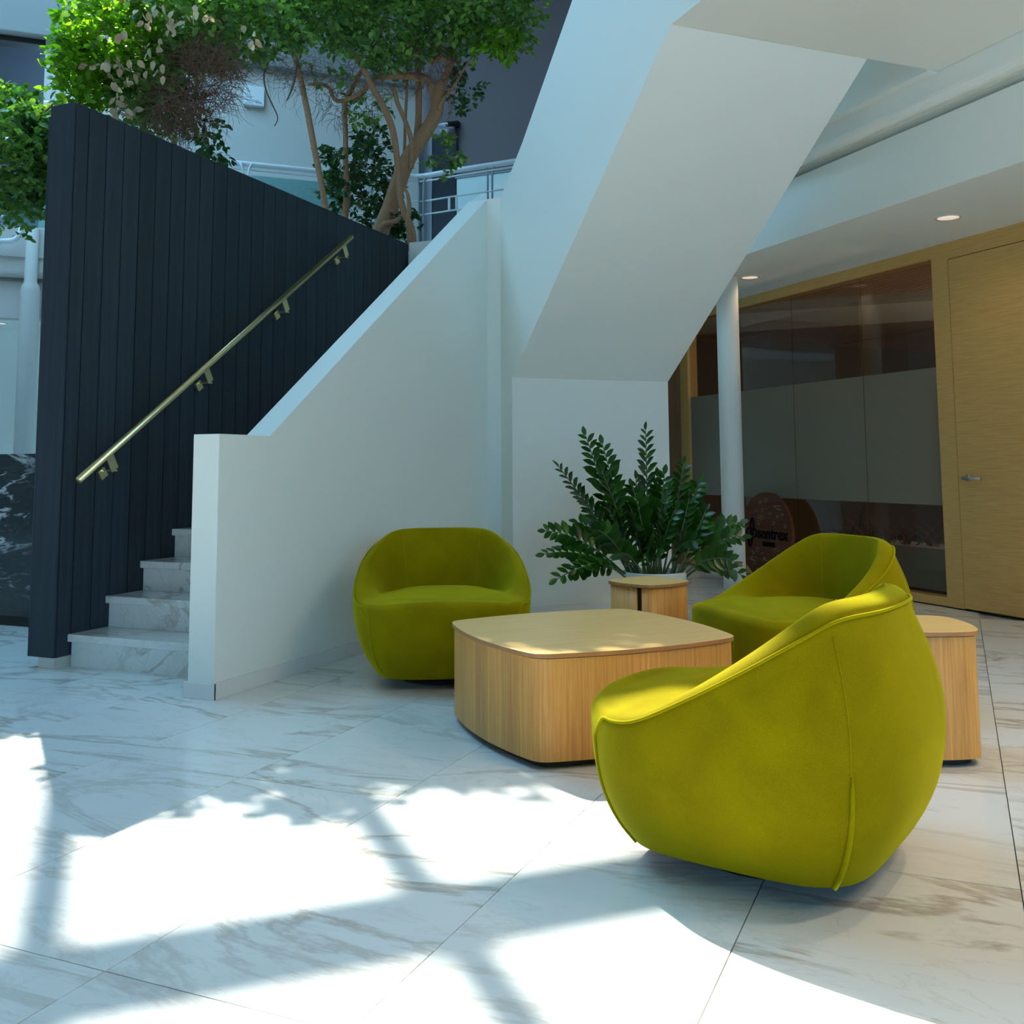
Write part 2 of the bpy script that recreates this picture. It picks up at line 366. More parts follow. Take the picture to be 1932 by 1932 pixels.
o = uebox('baseboard', 6.728, 6.742, 2.64, 3.93, 0, .066, M['trim'], us, .002)

# ================================================================ gallery edge, fascia, ceiling over the seating
ge = thing('trim_gallery', 'white gallery edge beam and fascia over the glass meeting room', None, kind='structure')
UA, UB = -1.0, 13.0
def prof_e(name, prof, mat, parent, u0=UA, u1=UB, bev=0):
    o = extr(name, [UE(u0, e, z) for e, z in prof], UE(u1-u0, 0, 0), mat, parent, bev); return o
prof_e('fascia', [(4.583, 2.70), (4.72, 2.70), (4.72, 3.19), (4.583, 3.143)], M['wall'], ge)
mould = [(4.450, 3.36), (4.450, 3.262)]
for k in range(0, 9):
    a = PI+PI*k/8*.92; mould.append((4.512+.062*math.cos(a), 3.235+.050*math.sin(a)))
mould += [(4.60, 3.215), (4.60, 3.20), (4.72, 3.18), (4.72, 3.36)]
prof_e('edge_moulding', mould, M['ceiling'], ge)
uebox('gallery_floor', 4.42, 13.0, 4.452, 9, 3.37, 3.62, M['ceiling'], ge)
uebox('gallery_floor', -1, 4.44, 4.46, 9, 3.37, 3.62, M['ceiling'], ge)
uebox('gallery_parapet', 4.44, 13.0, 4.37, 4.449, 3.345, 4.60, M['wall'], ge)
cl = st(uebox('ceiling_lobby', UA, UB, 4.5835, 5.77, 2.6985, 2.76, M['ceiling'], None), 'flat white lobby ceiling strip with two downlights')
for (x, y), lab in (((.030, 7.279), 'round recessed downlight above the oak door, the nearer of two'), ((-1.587, 8.913), 'round recessed downlight beside the top of the white column, the farther of two')):
    t = thing('downlight', lab, 'ceiling light', (x, y, 2.6985), 0, 'recessed downlights in the lobby ceiling')
    lathe('trim_ring', [(.070, -.004), (.086, -.004), (.088, .003), (.070, .003)], M['white_metal'], t, 32, cap=False)
    em = M.get('lamp')
    if em is None:
        em, N, L, B = mat_new('downlight_glow'); B.inputs['Base Color'].default_value = (.8, .7, .6, 1); B.inputs['Emission Color'].default_value = (1, .80, .62, 1); B.inputs['Emission Strength'].default_value = .55; M['lamp'] = em
    lathe('lens', [(.0705, -.0025), (.0705, .002)], em, t, 32)
for u_, e_, z_ in ((.5, 5.18, 2.69), (2.8, 5.18, 2.69), (5.12, 5.18, 2.69), (7.42, 5.18, 2.69), (9.7, 5.18, 2.69), (.8, 3.3, 3.34), (.8, 4.2, 3.34), (-.6, 3.3, 3.34), (2.0, 3.75, 3.34)):   # lobby downlight beams, then unseen fill spots added under the gallery slab
    sp = bpy.data.lights.new('downlight_and_fill_beam', 'SPOT'); sp.energy = (3 if u_ == 7.42 else 9) if z_ < 3 else 100; sp.spot_size = math.radians(150); sp.spot_blend = .9; sp.shadow_soft_size = .06; sp.color = (1, .74, .50)
    so = link(bpy.data.objects.new('downlight_and_fill_beam', sp)); so.location = UE(u_, e_, z_)
colm = thing('column', 'slim round white column in front of the glass wall', 'column', UE(7.52, 5.0, 0))
lathe('shaft', [(.096, 0), (.096, 2.70)], M['wall'], colm, 40)

# ================================================================ oak door and glass wall (plane e = 5.75)
def gbox(name, u0, u1, z0, z1, d0, d1, mat, parent, bev=0):          # d = distance in front of the plane
    ce = Vector((0, 0, 0))
    o = uebox(name, u0, u1, 5.75-d1, 5.75-d0, z0, z1, mat, parent, bev)
    return o
def uecentre(o):
    """origin to the box centre with local x along the wall, so the grain runs along it"""
    vs = [v.co.copy() for v in o.data.vertices]; c = sum(vs, Vector())/len(vs)
    rot = Matrix.Rotation(math.radians(135), 4, 'Z'); inv = rot.inverted()
    for v in o.data.vertices: v.co = inv @ (v.co-c)
    o.rotation_euler = (0, 0, math.radians(135)); o.location = c
    return o
gw = thing('window_1', 'oak framed glass wall of the meeting room with a frosted band', None, kind='structure')
def g(*a, **k): return uecentre(gbox(*a, **k))
g('head_board', 4.2, 9.60, 2.606, 2.699, 0, -.10, M['door_wood'], gw)
g('jamb', 5.733, 5.893, .008, 2.606, 0, -.12, M['door_wood'], gw)
g('jamb', 9.44, 9.60, .008, 2.606, 0, -.12, M['door_wood'], gw)
g('sill_board', 5.893, 9.44, .008, .070, 0, -.12, M['door_wood'], gw)
# glass panes
gm, N, L, B = mat_new('tinted_glass')
N.remove(B); tr = N.new('ShaderNodeBsdfTransparent'); tr.inputs[0].default_value = (.78, .75, .68, 1)
gl = N.new('ShaderNodeBsdfGlossy'); gl.inputs['Roughness'].default_value = .005; gl.inputs[0].default_value = (.9, .9, .9, 1)
fre = N.new('ShaderNodeFresnel'); fre.inputs[0].default_value = 1.5; mx = N.new('ShaderNodeMixShader')
ge_ = N.new('ShaderNodeNewGeometry'); iv = N.new('ShaderNodeMath'); iv.operation = 'SUBTRACT'; iv.inputs[0].default_value = 1; L.new(ge_.outputs['Backfacing'], iv.inputs[1])
ml = N.new('ShaderNodeMath'); ml.operation = 'MULTIPLY'; L.new(fre.outputs[0], ml.inputs[0]); L.new(iv.outputs[0], ml.inputs[1]); L.new(ml.outputs[0], mx.inputs[0]); L.new(tr.outputs[0], mx.inputs[1]); L.new(gl.outputs[0], mx.inputs[2]); L.new(mx.outputs[0], N['Material Output'].inputs[0])
fm, N, L, B = mat_new('frosted_film')
B.inputs['Base Color'].default_value = (.20, .175, .125, 1); B.inputs['Roughness'].default_value = .6; B.inputs['Specular IOR Level'].default_value = .2
tr = N.new('ShaderNodeBsdfTransparent'); mx = N.new('ShaderNodeMixShader'); mx.inputs[0].default_value = .06
L.new(B.outputs[0], mx.inputs[1]); L.new(tr.outputs[0], mx.inputs[2]); L.new(mx.outputs[0], N['Material Output'].inputs[0])
us_ = [5.893, 6.726, 7.658, 8.55, 9.44]
for a, b in zip(us_[:-1], us_[1:]):
    p = g('glass_pane', a+.003, b-.003, .070, 2.606, -.03, -.04, gm, gw)
    f = uebox('frosted_band', a+.004, b-.004, 5.7775, 5.7790, .743, 1.78, fm, None)
    f.parent = p; f.matrix_parent_inverse = (Matrix.Translation(p.location) @ p.rotation_euler.to_matrix().to_4x4()).inverted()
dr = thing('door_1', 'tall flush oak door with a lever handle beside the glass wall', None, kind='structure')
g('door_leaf', 4.55, 5.727, .014, 2.566, 0, -.05, M['door_wood'], dr)
g('lintel', 4.2, 5.733, 2.572, 2.606, 0, -.05, M['door_wood'], dr)
g('shadow_gap', 4.2, 5.735, .0, 2.60, -.051, -.06, M['shadow_gap'], dr)
hpos = UE(5.635, 5.75, .949)
h = lathe('door_handle', [(.024, 0), (.024, .008), (.010, .010), (.010, .045)], M['steel'], dr, 20)
Mh = Matrix.Translation(hpos) @ Matrix.Rotation(PI/4, 4, 'Z') @ Matrix.Rotation(-PI/2, 4, 'Y'); h.matrix_local = Mh; Mi = Mh.inverted()
tube('lever', [Mi @ UE(5.650, 5.707, .949), Mi @ UE(5.485, 5.707, .945)], [.012, .011], M['steel'], h, 12)
# stained wood return wall left of the frame
st(uebox('wall_timber', 9.602, 9.72, 5.0, 5.87, 0, 2.70, M['dark_wood'], None), 'dark stained timber wall return left of the glass wall frame')
# meeting room behind the glass
mr = thing('wall_meeting_room', 'dim meeting room walls behind the glass wall', None, kind='structure')
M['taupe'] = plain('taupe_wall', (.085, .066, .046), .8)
uebox('lobby_wall', -9, 4.0, 9.2, 9.4, 0, 3.45, M['wall'], mr)
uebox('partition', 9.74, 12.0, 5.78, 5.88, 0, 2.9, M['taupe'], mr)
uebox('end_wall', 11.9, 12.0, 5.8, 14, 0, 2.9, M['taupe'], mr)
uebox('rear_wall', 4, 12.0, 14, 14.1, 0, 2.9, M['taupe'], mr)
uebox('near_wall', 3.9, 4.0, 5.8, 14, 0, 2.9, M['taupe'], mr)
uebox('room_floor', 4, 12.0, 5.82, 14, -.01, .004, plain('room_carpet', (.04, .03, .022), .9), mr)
sc_ = thing('ceiling_slats', 'dark timber slat ceiling inside the meeting room', None, kind='structure')
uebox('backing', 3.9, 12.0, 5.86, 14.1, 2.80, 2.84, M['shadow_gap'], sc_)
slm = wood('slat_timber', (.30, .15, .07), (.80, .50, .26), axis='x', scale=40)
lp_ = bpy.data.lights.new('room_fill_light', 'POINT'); lp_.energy = 170; lp_.shadow_soft_size = .15; lp_.color = (1, .82, .62)  # added unseen point light, no fitting, brightens the slat ceiling
lo = link(bpy.data.objects.new('room_fill_light', lp_)); lo.location = UE(5.2, 9.4, 1.6)
sl0 = None
for k in range(91):
    e = 5.93+.088*k; c = UE(7.95, e, 2.78)
    if abs(e-7.78) < .06 or abs(e-9.61) < .06: continue
    if sl0 is None:
        sl0 = uecentre(uebox('slat', 4.0, 11.9, e-.034, e+.034, 2.76, 2.80, slm, sc_))
    else: inst('slat', sl0, sc_, loc=c, rot=sl0.rotation_euler)
# ================================================================ velvet tub chairs
def velvet(name, c1, c2, sheen):
    m, N, L, B = mat_new(name)
    tc = N.new('ShaderNodeTexCoord'); n = N.new('ShaderNodeTexNoise'); n.inputs['Scale'].default_value = 5; n.inputs['Detail'].default_value = 3; n.inputs['Distortion'].default_value = .6
    r = ramp(N, [(.35, c1), (.7, c2)]); L.new(tc.outputs['Object'], n.inputs['Vector']); L.new(n.outputs['Fac'], r.inputs[0])
    f = N.new('ShaderNodeTexNoise'); f.inputs['Scale'].default_value = 420; f.inputs['Detail'].default_value = 2; L.new(tc.outputs['Object'], f.inputs['Vector'])
    mx = N.new('ShaderNodeMixRGB'); mx.blend_type = 'OVERLAY'; mx.inputs[0].default_value = .35; L.new(r.outputs[0], mx.inputs[1]); L.new(f.outputs['Fac'], mx.inputs[2])
    L.new(mx.outputs[0], B.inputs['Base Color']); B.inputs['Roughness'].default_value = .85; B.inputs['Specular IOR Level'].default_value = .05
    B.inputs['Sheen Weight'].default_value = sheen; B.inputs['Sheen Roughness'].default_value = .45; B.inputs['Sheen Tint'].default_value = (.95, .92, .04, 1)
    b = N.new('ShaderNodeBump'); b.inputs['Strength'].default_value = .10; b.inputs['Distance'].default_value = .001; L.new(f.outputs['Fac'], b.inputs['Height']); L.new(b.outputs[0], B.inputs['Normal'])
    return m
M['velvet'] = velvet('lime_velvet', (.205, .158, .0003), (.27, .21, .0004), .50)
M['piping'] = velvet('lime_piping', (.26, .21, .0004), (.31, .25, .0005), .55)

CH = dict(W=.445, D=.450, n=2.75, zb=.052)
def lerp(a, b, t): return a+(b-a)*t
def sstep(t): t = max(0, min(1, t)); return t*t*(3-2*t)
def interp(x, tab):
    n = len(tab)
    if x <= tab[0][0]: return tab[0][1]
    if x >= tab[-1][0]: return tab[-1][1]
    def slope(i):
        j, k = max(0, i-1), min(n-1, i+1); return (tab[k][1]-tab[j][1])/(tab[k][0]-tab[j][0])
    for i in range(n-1):
        (a, va), (b, vb) = tab[i], tab[i+1]
        if x <= b:
            d = b-a; t = (x-a)/d; m0, m1 = slope(i)*d, slope(i+1)*d
            return va*(2*t**3-3*t*t+1)+m0*(t**3-2*t*t+t)+vb*(-2*t**3+3*t*t)+m1*(t**3-t*t)
SC = [(.05, .715), (.12, .830), (.22, .935), (.33, .992), (.42, .998), (.53, .950), (.64, .862), (.74, .762)]
def chair_plan(th, z):
    c, s = math.cos(th), math.sin(th); n = interp(z, [(.05, 3.9), (.34, 2.75), (.46, 2.75), (.74, 2.85)])
    r = (abs(c/CH['W'])**n+abs(s/CH['D'])**n)**(-1/n)
    k = interp(z, SC)
    return r*k
def chair_rim(th):
    y = chair_plan(th, .42)*math.sin(th); x = chair_plan(th, .42)*math.cos(th)
    t = (y+.20)/.56; t = (math.sqrt(t*t+.012)+t)/2; q = 1.0-t; t = 1.0-(math.sqrt(q*q+.008)+q)/2
    h = .405+.325*max(0, t)
    if y < 0: h += .022*max(0, 1-(x/.34)**2)*sstep(-y/.3)
    return h
NO, NR, NI, NS_ = 19, 7, 12, 7
def chair_profile(th):
    """points (radius, z) from the foot, up the outside, over the rim, down inside, across the seat"""
    h = chair_rim(th); tall = max(0, min(1, (h-.41)/.28)); front = sstep((-math.sin(th)-.35)/.5)
    rr = lerp(.036, .064, tall)
    out = []
    for k in range(NO):
        z = lerp(CH['zb'], h-rr, (k/(NO-1))**.9); out.append((chair_plan(th, z), z))
    r0 = out[-1][0]
    for k in range(1, NR+1):
        a = PI/2*k/NR; out.append((r0-rr+rr*math.cos(a), h-rr+rr*math.sin(a)))
    r1 = out[-1][0]
    Rm = chair_plan(th, .42)
    side = abs(math.cos(th))
    fr = lerp(lerp(.62, .70, side), .86, front)
    c_, s_ = math.cos(th), math.sin(th); ell = (abs(c_/(CH['W']*.70))**2.15+abs(s_/(CH['D']*.66))**2.15)**(-1/2.15)
    r2 = lerp(ell, Rm*.86, front)
    def zseat(r): return .438-.030*(r/Rm)**2
    z2 = zseat(r2)-.020*tall
    for k in range(1, NI+1):
        t = k/NI
        rt = lerp(r1, r2, t**lerp(1, .85, tall)); zt = lerp(h, z2, lerp(t, sstep(t), lerp(.6, 1, tall))); out.append((rt, zt))
    for k in range(1, NS_+1):
        t = k/NS_; r = r2*(1-t); z = zseat(r)-.020*tall*(1-sstep(t*3)); out.append((r, z))
    return out
def chair_pt(th, rz): return Vector((rz[0]*math.cos(th), rz[0]*math.sin(th), rz[1]))
TF = 0.80            # |angle| from the front (-y) where the front piping runs
def build_chair(label, loc, rz, group):
    t = thing('tub_chair', label, 'armchair', loc, rz, group)
    NT = 144
    prof = [chair_profile(2*PI*k/NT-PI/2) for k in range(NT)]
    n = len(prof[0])
    V = [chair_pt(2*PI*k/NT-PI/2, p) for k in range(NT) for p in prof[k][:-1]]
    ctr = len(V); V.append(Vector((0, 0, prof[0][-1][1]))); m = n-1
    seat, shell = [], []
    kf = int(round(TF/(2*PI)*NT))
    for k in range(NT):
        k2 = (k+1) % NT; infront = (k < kf) or (k >= NT-kf)
        for i in range(m-1):
            f = [k*m+i, k2*m+i, k2*m+i+1, k*m+i+1]
            (seat if (i >= NO+NR+NI-2 or infront) else shell).append(f)
        seat.append([k*m+m-1, k2*m+m-1, ctr])
    def sub(name, faces):
        used = sorted({i for f in faces for i in f}); mp = {i: j for j, i in enumerate(used)}
        return mesh(name, [V[i] for i in used], [[mp[i] for i in f] for f in faces], M['velvet'], t, smooth=True)
    sub('seat', seat); sub('shell', shell)
    # underside and swivel base
    lathe('swivel_base', [(.20, 0), (.215, .004), (.215, .018), (.06, .022), (.06, .06)], M['shadow_gap'], t, 32)
    mesh('underside', [chair_pt(2*PI*k/48, (chair_plan(2*PI*k/48, .05)*.995, .0535)) for k in range(48)], [list(range(47, -1, -1))], M['shadow_gap'], t)
    # piping: foot of one front corner, up, round the rim, down the other
    def rimp(th):
        p = chair_profile(th)[NO+1]; return chair_pt(th, (p[0]+.004, p[1]+.003))
    th0 = -PI/2+TF; th1 = 3*PI/2-TF
    up = [chair_pt(th0, (p[0]+.002, p[1])) for p in chair_profile(th0)[:NO-1]]
    dn = [chair_pt(th1, (p[0]+.002, p[1])) for p in chair_profile(th1)[:NO-1]]
    ring = [rimp(lerp(th0+.10, th1-.10, k/110)) for k in range(111)]
    path = smooth_path([tuple(v) for v in up[::2]+ring[::2]+dn[::-2]], 3)
    tube('piping', path, .0044, M['piping'], t, 8)
    # seams
    for sgn in (1, -1):
        th = PI/2+sgn*.80
        pr = chair_profile(th)
        tube('outer_seam', smooth_path([tuple(chair_pt(th+.0*i, (p[0]+.0004, p[1]))) for i, p in enumerate(pr[:NO])], 2), .0016, M['piping'], t, 6)
        th = PI/2+sgn*.66
        ins = pr = chair_profile(th)
        tube('inner_seam', smooth_path([tuple(chair_pt(PI/2+sgn*(.66-.05*i/NI), (p[0]-.0004, p[1]+.0006))) for i, p in enumerate(ins[NO+NR-1:NO+NR+NI-1])], 2), .0016, M['piping'], t, 6)
    # zip flap at one rear corner
    th = PI/2-.80; pr = chair_profile(th)
    tube('zip_flap', [tuple(chair_pt(th, (p[0]+.004, p[1]))) for p in pr[:9]], [.0066, .0066, .0065, .0063, .006, .0058, .0054, .0048, .002], M['piping'], t, 8)
    return t
GR = 'lime velvet tub chairs around the coffee table'
build_chair('lime velvet tub chair in bright sun, nearest the camera with its side turned to it', (-.517, 2.942, 0), math.radians(-101.5), GR)
build_chair('olive green velvet tub chair facing us in front of the low white stair wall', (-2.428, 4.665, 0), math.radians(28.5), GR)
build_chair('green velvet tub chair standing behind the sunlit one, before the glass wall', (-.683, 4.826, 0), math.radians(-48.6), GR)

# ================================================================ squircle tables
def squircle(a, bulge, fillet, n=160):
    """square of half side a with bowed sides and rounded corners, sides along x/y"""
    pts = []
    c = [(a, -a), (a, a), (-a, a), (-a, -a)]
    for k in range(4):
        p, q = Vector(c[k]), Vector(c[(k+1) % 4]); nrm = Vector(((p+q)/2)).normalized()
        for i in range(n//4):
            t = i/(n//4); pts.append(p+(q-p)*t+nrm*bulge*(1-(2*t-1)**2))
    N_ = len(pts); L_ = sum((pts[i]-pts[i-1]).length for i in range(N_)); kk = max(1, int(fillet/L_*N_))
    out = []
    for i in range(N_):
        s = Vector((0, 0)); wsum = 0
        for j in range(-kk, kk+1):
            w_ = 1+math.cos(PI*j/(kk+1)); s += pts[(i+j) % N_]*w_; wsum += w_
        out.append(s/wsum)
    return out
def wrap(name, ring, z0, z1, mat, parent, lo=0, hi=None, thick=0):
    """upright skin round a ring with its veneer laid out in uv"""
    n = len(ring); idx = list(range(n))+[0] if hi is None else list(range(lo, hi+1))
    V, Fc, UV = [], [], []; d = 0; prev = None
    for i in idx:
        p = ring[i % n]
        if prev is not None: d += (p-prev).length
        prev = p; V += [(p.x, p.y, z0), (p.x, p.y, z1)]; UV += [(d, z0), (d, z1)]
    for k in range(len(idx)-1): Fc.append([2*k, 2*k+2, 2*k+3, 2*k+1])
    o = mesh(name, V, Fc, mat, parent, smooth=True)
    uv = o.data.uv_layers.new(name='uv')
    for poly in o.data.polygons:
        for li in poly.loop_indices: uv.data[li].uv = UV[o.data.loops[li].vertex_index]
    if thick:
        s = o.modifiers.new('s', 'SOLIDIFY'); s.thickness = thick; s.offset = -1
    return o
def slab(name, ring, z0, z1, mat, parent, bev=.002):
    n = len(ring)
    o = mesh(name, [(p.x, p.y, z0) for p in ring]+[(p.x, p.y, z1) for p in ring], [list(range(n-1, -1, -1)), list(range(n, 2*n))]+[[i, (i+1) % n, n+(i+1) % n, n+i] for i in range(n)], mat, parent)
    b = o.modifiers.new('b', 'BEVEL'); b.width = bev; b.segments = 2; b.limit_method = 'ANGLE'
    return o
def table(name, label, cat, loc, rz, a, bulge, fillet, h, slot=None, group=None):
    t = thing(name, label, cat, loc, rz, group)
    body = squircle(a, bulge, fillet); top = [p*(1+.010/p.length) for p in body]; toe = [p*(1-.035/p.length) for p in body]
    slab('toe_kick', toe, .004, .03, M['shadow_gap'], t)
    if slot is None: wrap('veneered_body', body, .028, h-.020, M['oak_v'], t)
    else:
        ring = body[slot:]+body[:slot]
        wrap('veneered_body', ring, .028, h-.020, M['oak_v'], t, 2, len(ring)-2, .012)
        slab('inner_core', [p*(1-.03/p.length) for p in body], .03, h-.022, M['dark_wood'], t)
    slab('shadow_line', [p*(1-.006/p.length) for p in body], h-.020, h-.0165, M['shadow_gap'], t, .0003)
    slab('table_top', top, h-.0165, h, M['oak_top'], t)
    slab('edge_band', [p*(1+.0004/p.length) for p in top], h-.0162, h-.0015, M['oak_edge'], t, .0003)
    # joints between the veneered boards
    per = 0; last = 0
    V, Fc = [], []
    ringc = body
    for i in range(1, len(ringc)):
        per += (ringc[i]-ringc[i-1]).length
        if per-last > .118 and (slot is None or min(abs(i-slot), len(ringc)-abs(i-slot)) > 3):
            last = per; p = ringc[i]; tn = (ringc[(i+1) % len(ringc)]-ringc[i-1]).normalized(); q = p*(1+.0003/p.length); b = len(V)
            V += [(q.x-tn.x*.0006, q.y-tn.y*.0006, .029), (q.x+tn.x*.0006, q.y+tn.y*.0006, .029), (q.x+tn.x*.0006, q.y+tn.y*.0006, h-.021), (q.x-tn.x*.0006, q.y-tn.y*.0006, h-.021)]; Fc.append([b, b+1, b+2, b+3])
    tag(mesh('veneer_joints', V, Fc, M['oak_edge'], t), kind='stuff')
    return t
coffee = table('coffee_table', 'low square oak coffee table with bowed sides in the middle of the green chairs', 'table', (-1.405, 3.965, 0), math.radians(45+2.5), .420, .055, .065, .40)
table('side_table', 'small oak side table with a vertical slot, in front of the potted plant', 'side table', (-1.475, 5.13, 0), math.radians(62), .143, .026, .05, .467, slot=112, group='small oak side tables')
table('side_table', 'small oak side table half hidden behind the sunlit chair', 'side table', (-.180, 4.12, 0), math.radians(20), .172, .030, .07, .467, group='small oak side tables')

# ================================================================ round timber sign leaning before the glass
sg = thing('round_sign', 'round brown timber plaque with signatures leaning against the glass wall', 'sign', UE(7.945, 5.62, 0))
M['plaque'] = wood('plaque_timber', (.085, .030, .015), (.14, .052, .027), axis='x', scale=30, rough=.8)
M['plaque'].node_tree.nodes['Principled BSDF'].inputs['Specular IOR Level'].default_value = .1
rotm = Matrix.Rotation(math.radians(-45), 4, 'Z')        # local x runs along the glass to the right, local y into it
sg.rotation_euler = (math.radians(-3), 0, math.radians(-45))
rad_ = .400
disc = lathe('disc', [(rad_-.004, -.018), (rad_, -.014), (rad_, .014), (rad_-.004, .018)], M['plaque'], sg, 72)
disc.rotation_euler = (PI/2, 0, 0); disc.location = (0, 0, rad_)
for p_ in disc.data.polygons:
    if len(p_.vertices) > 4: p_.use_smooth = False
ink = plain('black_letters', (.004, .004, .005), .85, spec=.1); chalk = plain('white_ink', (.55, .47, .44), .8)
def text(name, s, size, x, z, mat, parent, y=-.020, depth=.004, bold=.0, rot=0):
    c = bpy.data.curves.new(name, 'FONT'); c.body = s; c.size = size; c.extrude = depth; c.offset = bold; c.resolution_u = 3
    o = bpy.data.objects.new(name, c); dg = None
    COL.objects.link(o); me = bpy.data.meshes.new_from_object(o.evaluated_get(bpy.context.evaluated_depsgraph_get())); bpy.data.objects.remove(o)
    me.materials.clear(); me.materials.append(mat); me.name = name
    o = bpy.data.objects.new(name, me); link(o, parent); o.rotation_euler = (PI/2, rot, 0); o.location = (x, y, z); return o
text('lettering', 'sentrex', .150, -.115, .375, ink, sg, bold=.003)
for k in range(9):                                   # the small second line is too worn to read: a row of block letters
    box('small_letter', (-.03+.021*k, -.024, .305), (-.03+.021*k+(.015 if k % 3 else .012), -.018, .345), ink, sg)
# emblem of three looped rings before the word
lg = []
for k, (dx, dz, rx, rz_) in enumerate([(-.235, .420, .050, .038), (-.175, .415, .050, .038), (-.200, .490, .026, .062), (-.225, .345, .026, .055)]):
    pts = [(dx+rx*math.cos(2*PI*i/20), -.024, dz+rz_*math.sin(2*PI*i/20)) for i in range(21)]
    tube('emblem_loop', pts, .0085, ink, sg, 6)
V, Fc = [], []
rs = random.Random(5)
for k in range(46):                                         # handwritten signatures round the plaque
    a = rs.uniform(0, 2*PI); r = rs.uniform(.17, .34); x, z = r*math.cos(a), rad_+r*math.sin(a)
    if -.24 < x < .26 and .29 < z < .50: continue
    for ln in range(rs.choice([1, 2, 2])):
        n = rs.randint(4, 7); px, pz = x, z-ln*.022; th = rs.uniform(-.3, .5)
        for i in range(n):
            qx, qz = px+.008*math.cos(th), pz+rs.uniform(-.009, .009); b = len(V)
            V += [(px, -.0187, pz), (qx, -.0187, qz), (qx+.0006, -.0187, qz+.0022), (px+.0006, -.0187, pz+.0022)]; Fc.append([b, b+1, b+2, b+3]); px, pz = qx, pz+.008*math.sin(th)+(qz-pz)*.3
tag(mesh('signatures', V, Fc, chalk, sg), kind='stuff')
box('foot', (-.14, -.03, 0), (.14, .035, .022), M['shadow_gap'], sg)
# ================================================================ leaves
def leaf_shape(L_, W_, fold=.25, curl=.15):
    """leaf along +x, 5 stations, folded on the midrib"""
    st_ = [(0, .05), (.22, .72), (.5, 1.0), (.78, .66), (1.0, .0)]
    V, Fc = [], []
    for s, w_ in st_:
        x = s*L_; z = -curl*L_*s*s; V += [(x, -w_*W_/2, z+fold*w_*W_/2), (x, 0, z), (x, w_*W_/2, z+fold*w_*W_/2)]
    for i in range(len(st_)-1):
        a = 3*i; b = a+3; Fc += [[a, a+1, b+1, b], [a+1, a+2, b+2, b+1]]
    return V, Fc
def simple_leaf(L_, W_):
    return [(0, 0, 0), (.30*L_, -.5*W_, .06*L_), (.30*L_, .5*W_, .06*L_), (.68*L_, -.42*W_, .02*L_), (.68*L_, .42*W_, .02*L_), (L_, 0, -.10*L_), (.5*L_, 0, 0)], [[0, 1, 6], [0, 6, 2], [1, 3, 6], [2, 6, 4], [3, 5, 6], [4, 6, 5]]
def basis(x, up):
    x = Vector(x).normalized(); y = Vector(up).cross(x)
    if y.length < 1e-4: y = Vector((0, 1, 0)).cross(x)
    y.normalize(); z = x.cross(y); return Matrix(((x.x, y.x, z.x), (x.y, y.y, z.y), (x.z, y.z, z.z)))
M['zz_leaf'] = leaf_mat('zz_leaf', (.008, .045, .004), (.024, .095, .008), rough=.30, trans=.12)
M['zz_stem'] = plain('zz_stem', (.07, .12, .04), .5)
M['leaf_green'] = leaf_mat('tree_leaf', (.055, .15, .055), (.17, .32, .075), rough=.35, trans=.42)
M['leaf_dark'] = leaf_mat('tree_leaf_dark', (.018, .065, .025), (.045, .13, .035), rough=.4, trans=.25)
M['leaf_light'] = leaf_mat('tree_leaf_light', (.07, .20, .02), (.18, .36, .03), rough=.45, trans=.60)
M['leaf_dry'] = leaf_mat('dry_leaf', (.42, .30, .18), (.62, .50, .34), rough=.8, trans=.3, tcol=(1.1, 1, .8))
M['bark'] = plain('bark', (.44, .23, .13), .85, noise=.25, nscale=30)
M['twig'] = plain('twig_bark', (.19, .10, .075), .9)
M['soil'] = plain('soil', (.03, .022, .016), .95, noise=.3, nscale=40)

# ================================================================ potted zz plant
zp = thing('potted_plant', 'dark green zz plant with arching feathery stems in a white pot', 'plant', (-1.685, 5.99, 0))
pot = lathe('pot', [(.145, 0), (.135, .01), (.192, .415), (.192, .425), (.180, .425), (.176, .37)], plain('white_glaze', (.72, .74, .74), .25), zp, 48, cap=False)
lathe('soil', [(.01, .37), (.178, .37)], M['soil'], zp, 32, cap=True)
tips = [(-2.049,5.816,1.237),(-1.737,6.039,1.270),(-1.943,5.818,1.184),(-2.184,5.713,1.046),(-1.912,5.701,1.026),(-1.688,6.104,0.984),(-1.527,6.130,1.064),(-1.482,6.063,0.857),(-1.557,5.856,0.909),(-2.260,5.680,0.669),(-2.237,5.603,0.541),(-2.141,5.557,0.406),(-2.026,5.564,0.460),(-1.223,6.263,0.708),(-1.180,6.107,0.633),(-1.215,6.223,0.394),(-1.210,6.006,0.492),(-1.614,5.700,0.656),(-1.747,5.729,0.804),(-2.123,5.914,0.873),(-1.941,6.037,0.887),(-1.831,6.129,0.967),(-1.443,6.298,0.703),(-1.647,5.642,0.540),(-2.126,5.869,0.714),(-1.932,5.648,0.683),
 (-1.75,5.78,.93),(-1.60,5.95,1.00),(-1.85,6.20,.75),(-1.40,5.85,.62),(-1.50,5.80,.80),(-1.72,5.72,.72),(-1.90,5.78,.80),(-1.98,5.90,.60),(-1.38,6.05,.78),(-1.55,5.66,.58),(-1.80,5.60,.55),(-1.62,6.15,.92),(-1.45,6.2,.95)]
base = Vector(zp.location)
LV, LF = leaf_shape(1, .54, .22, .10)
lm = bpy.data.meshes.new('leaf'); lm.from_pydata(LV, [], LF); lm.materials.append(M['zz_leaf']); lm.polygons.foreach_set('use_smooth', [True]*len(lm.polygons))
rp = random.Random(3); nleaf = 0; restV, restF = [], []
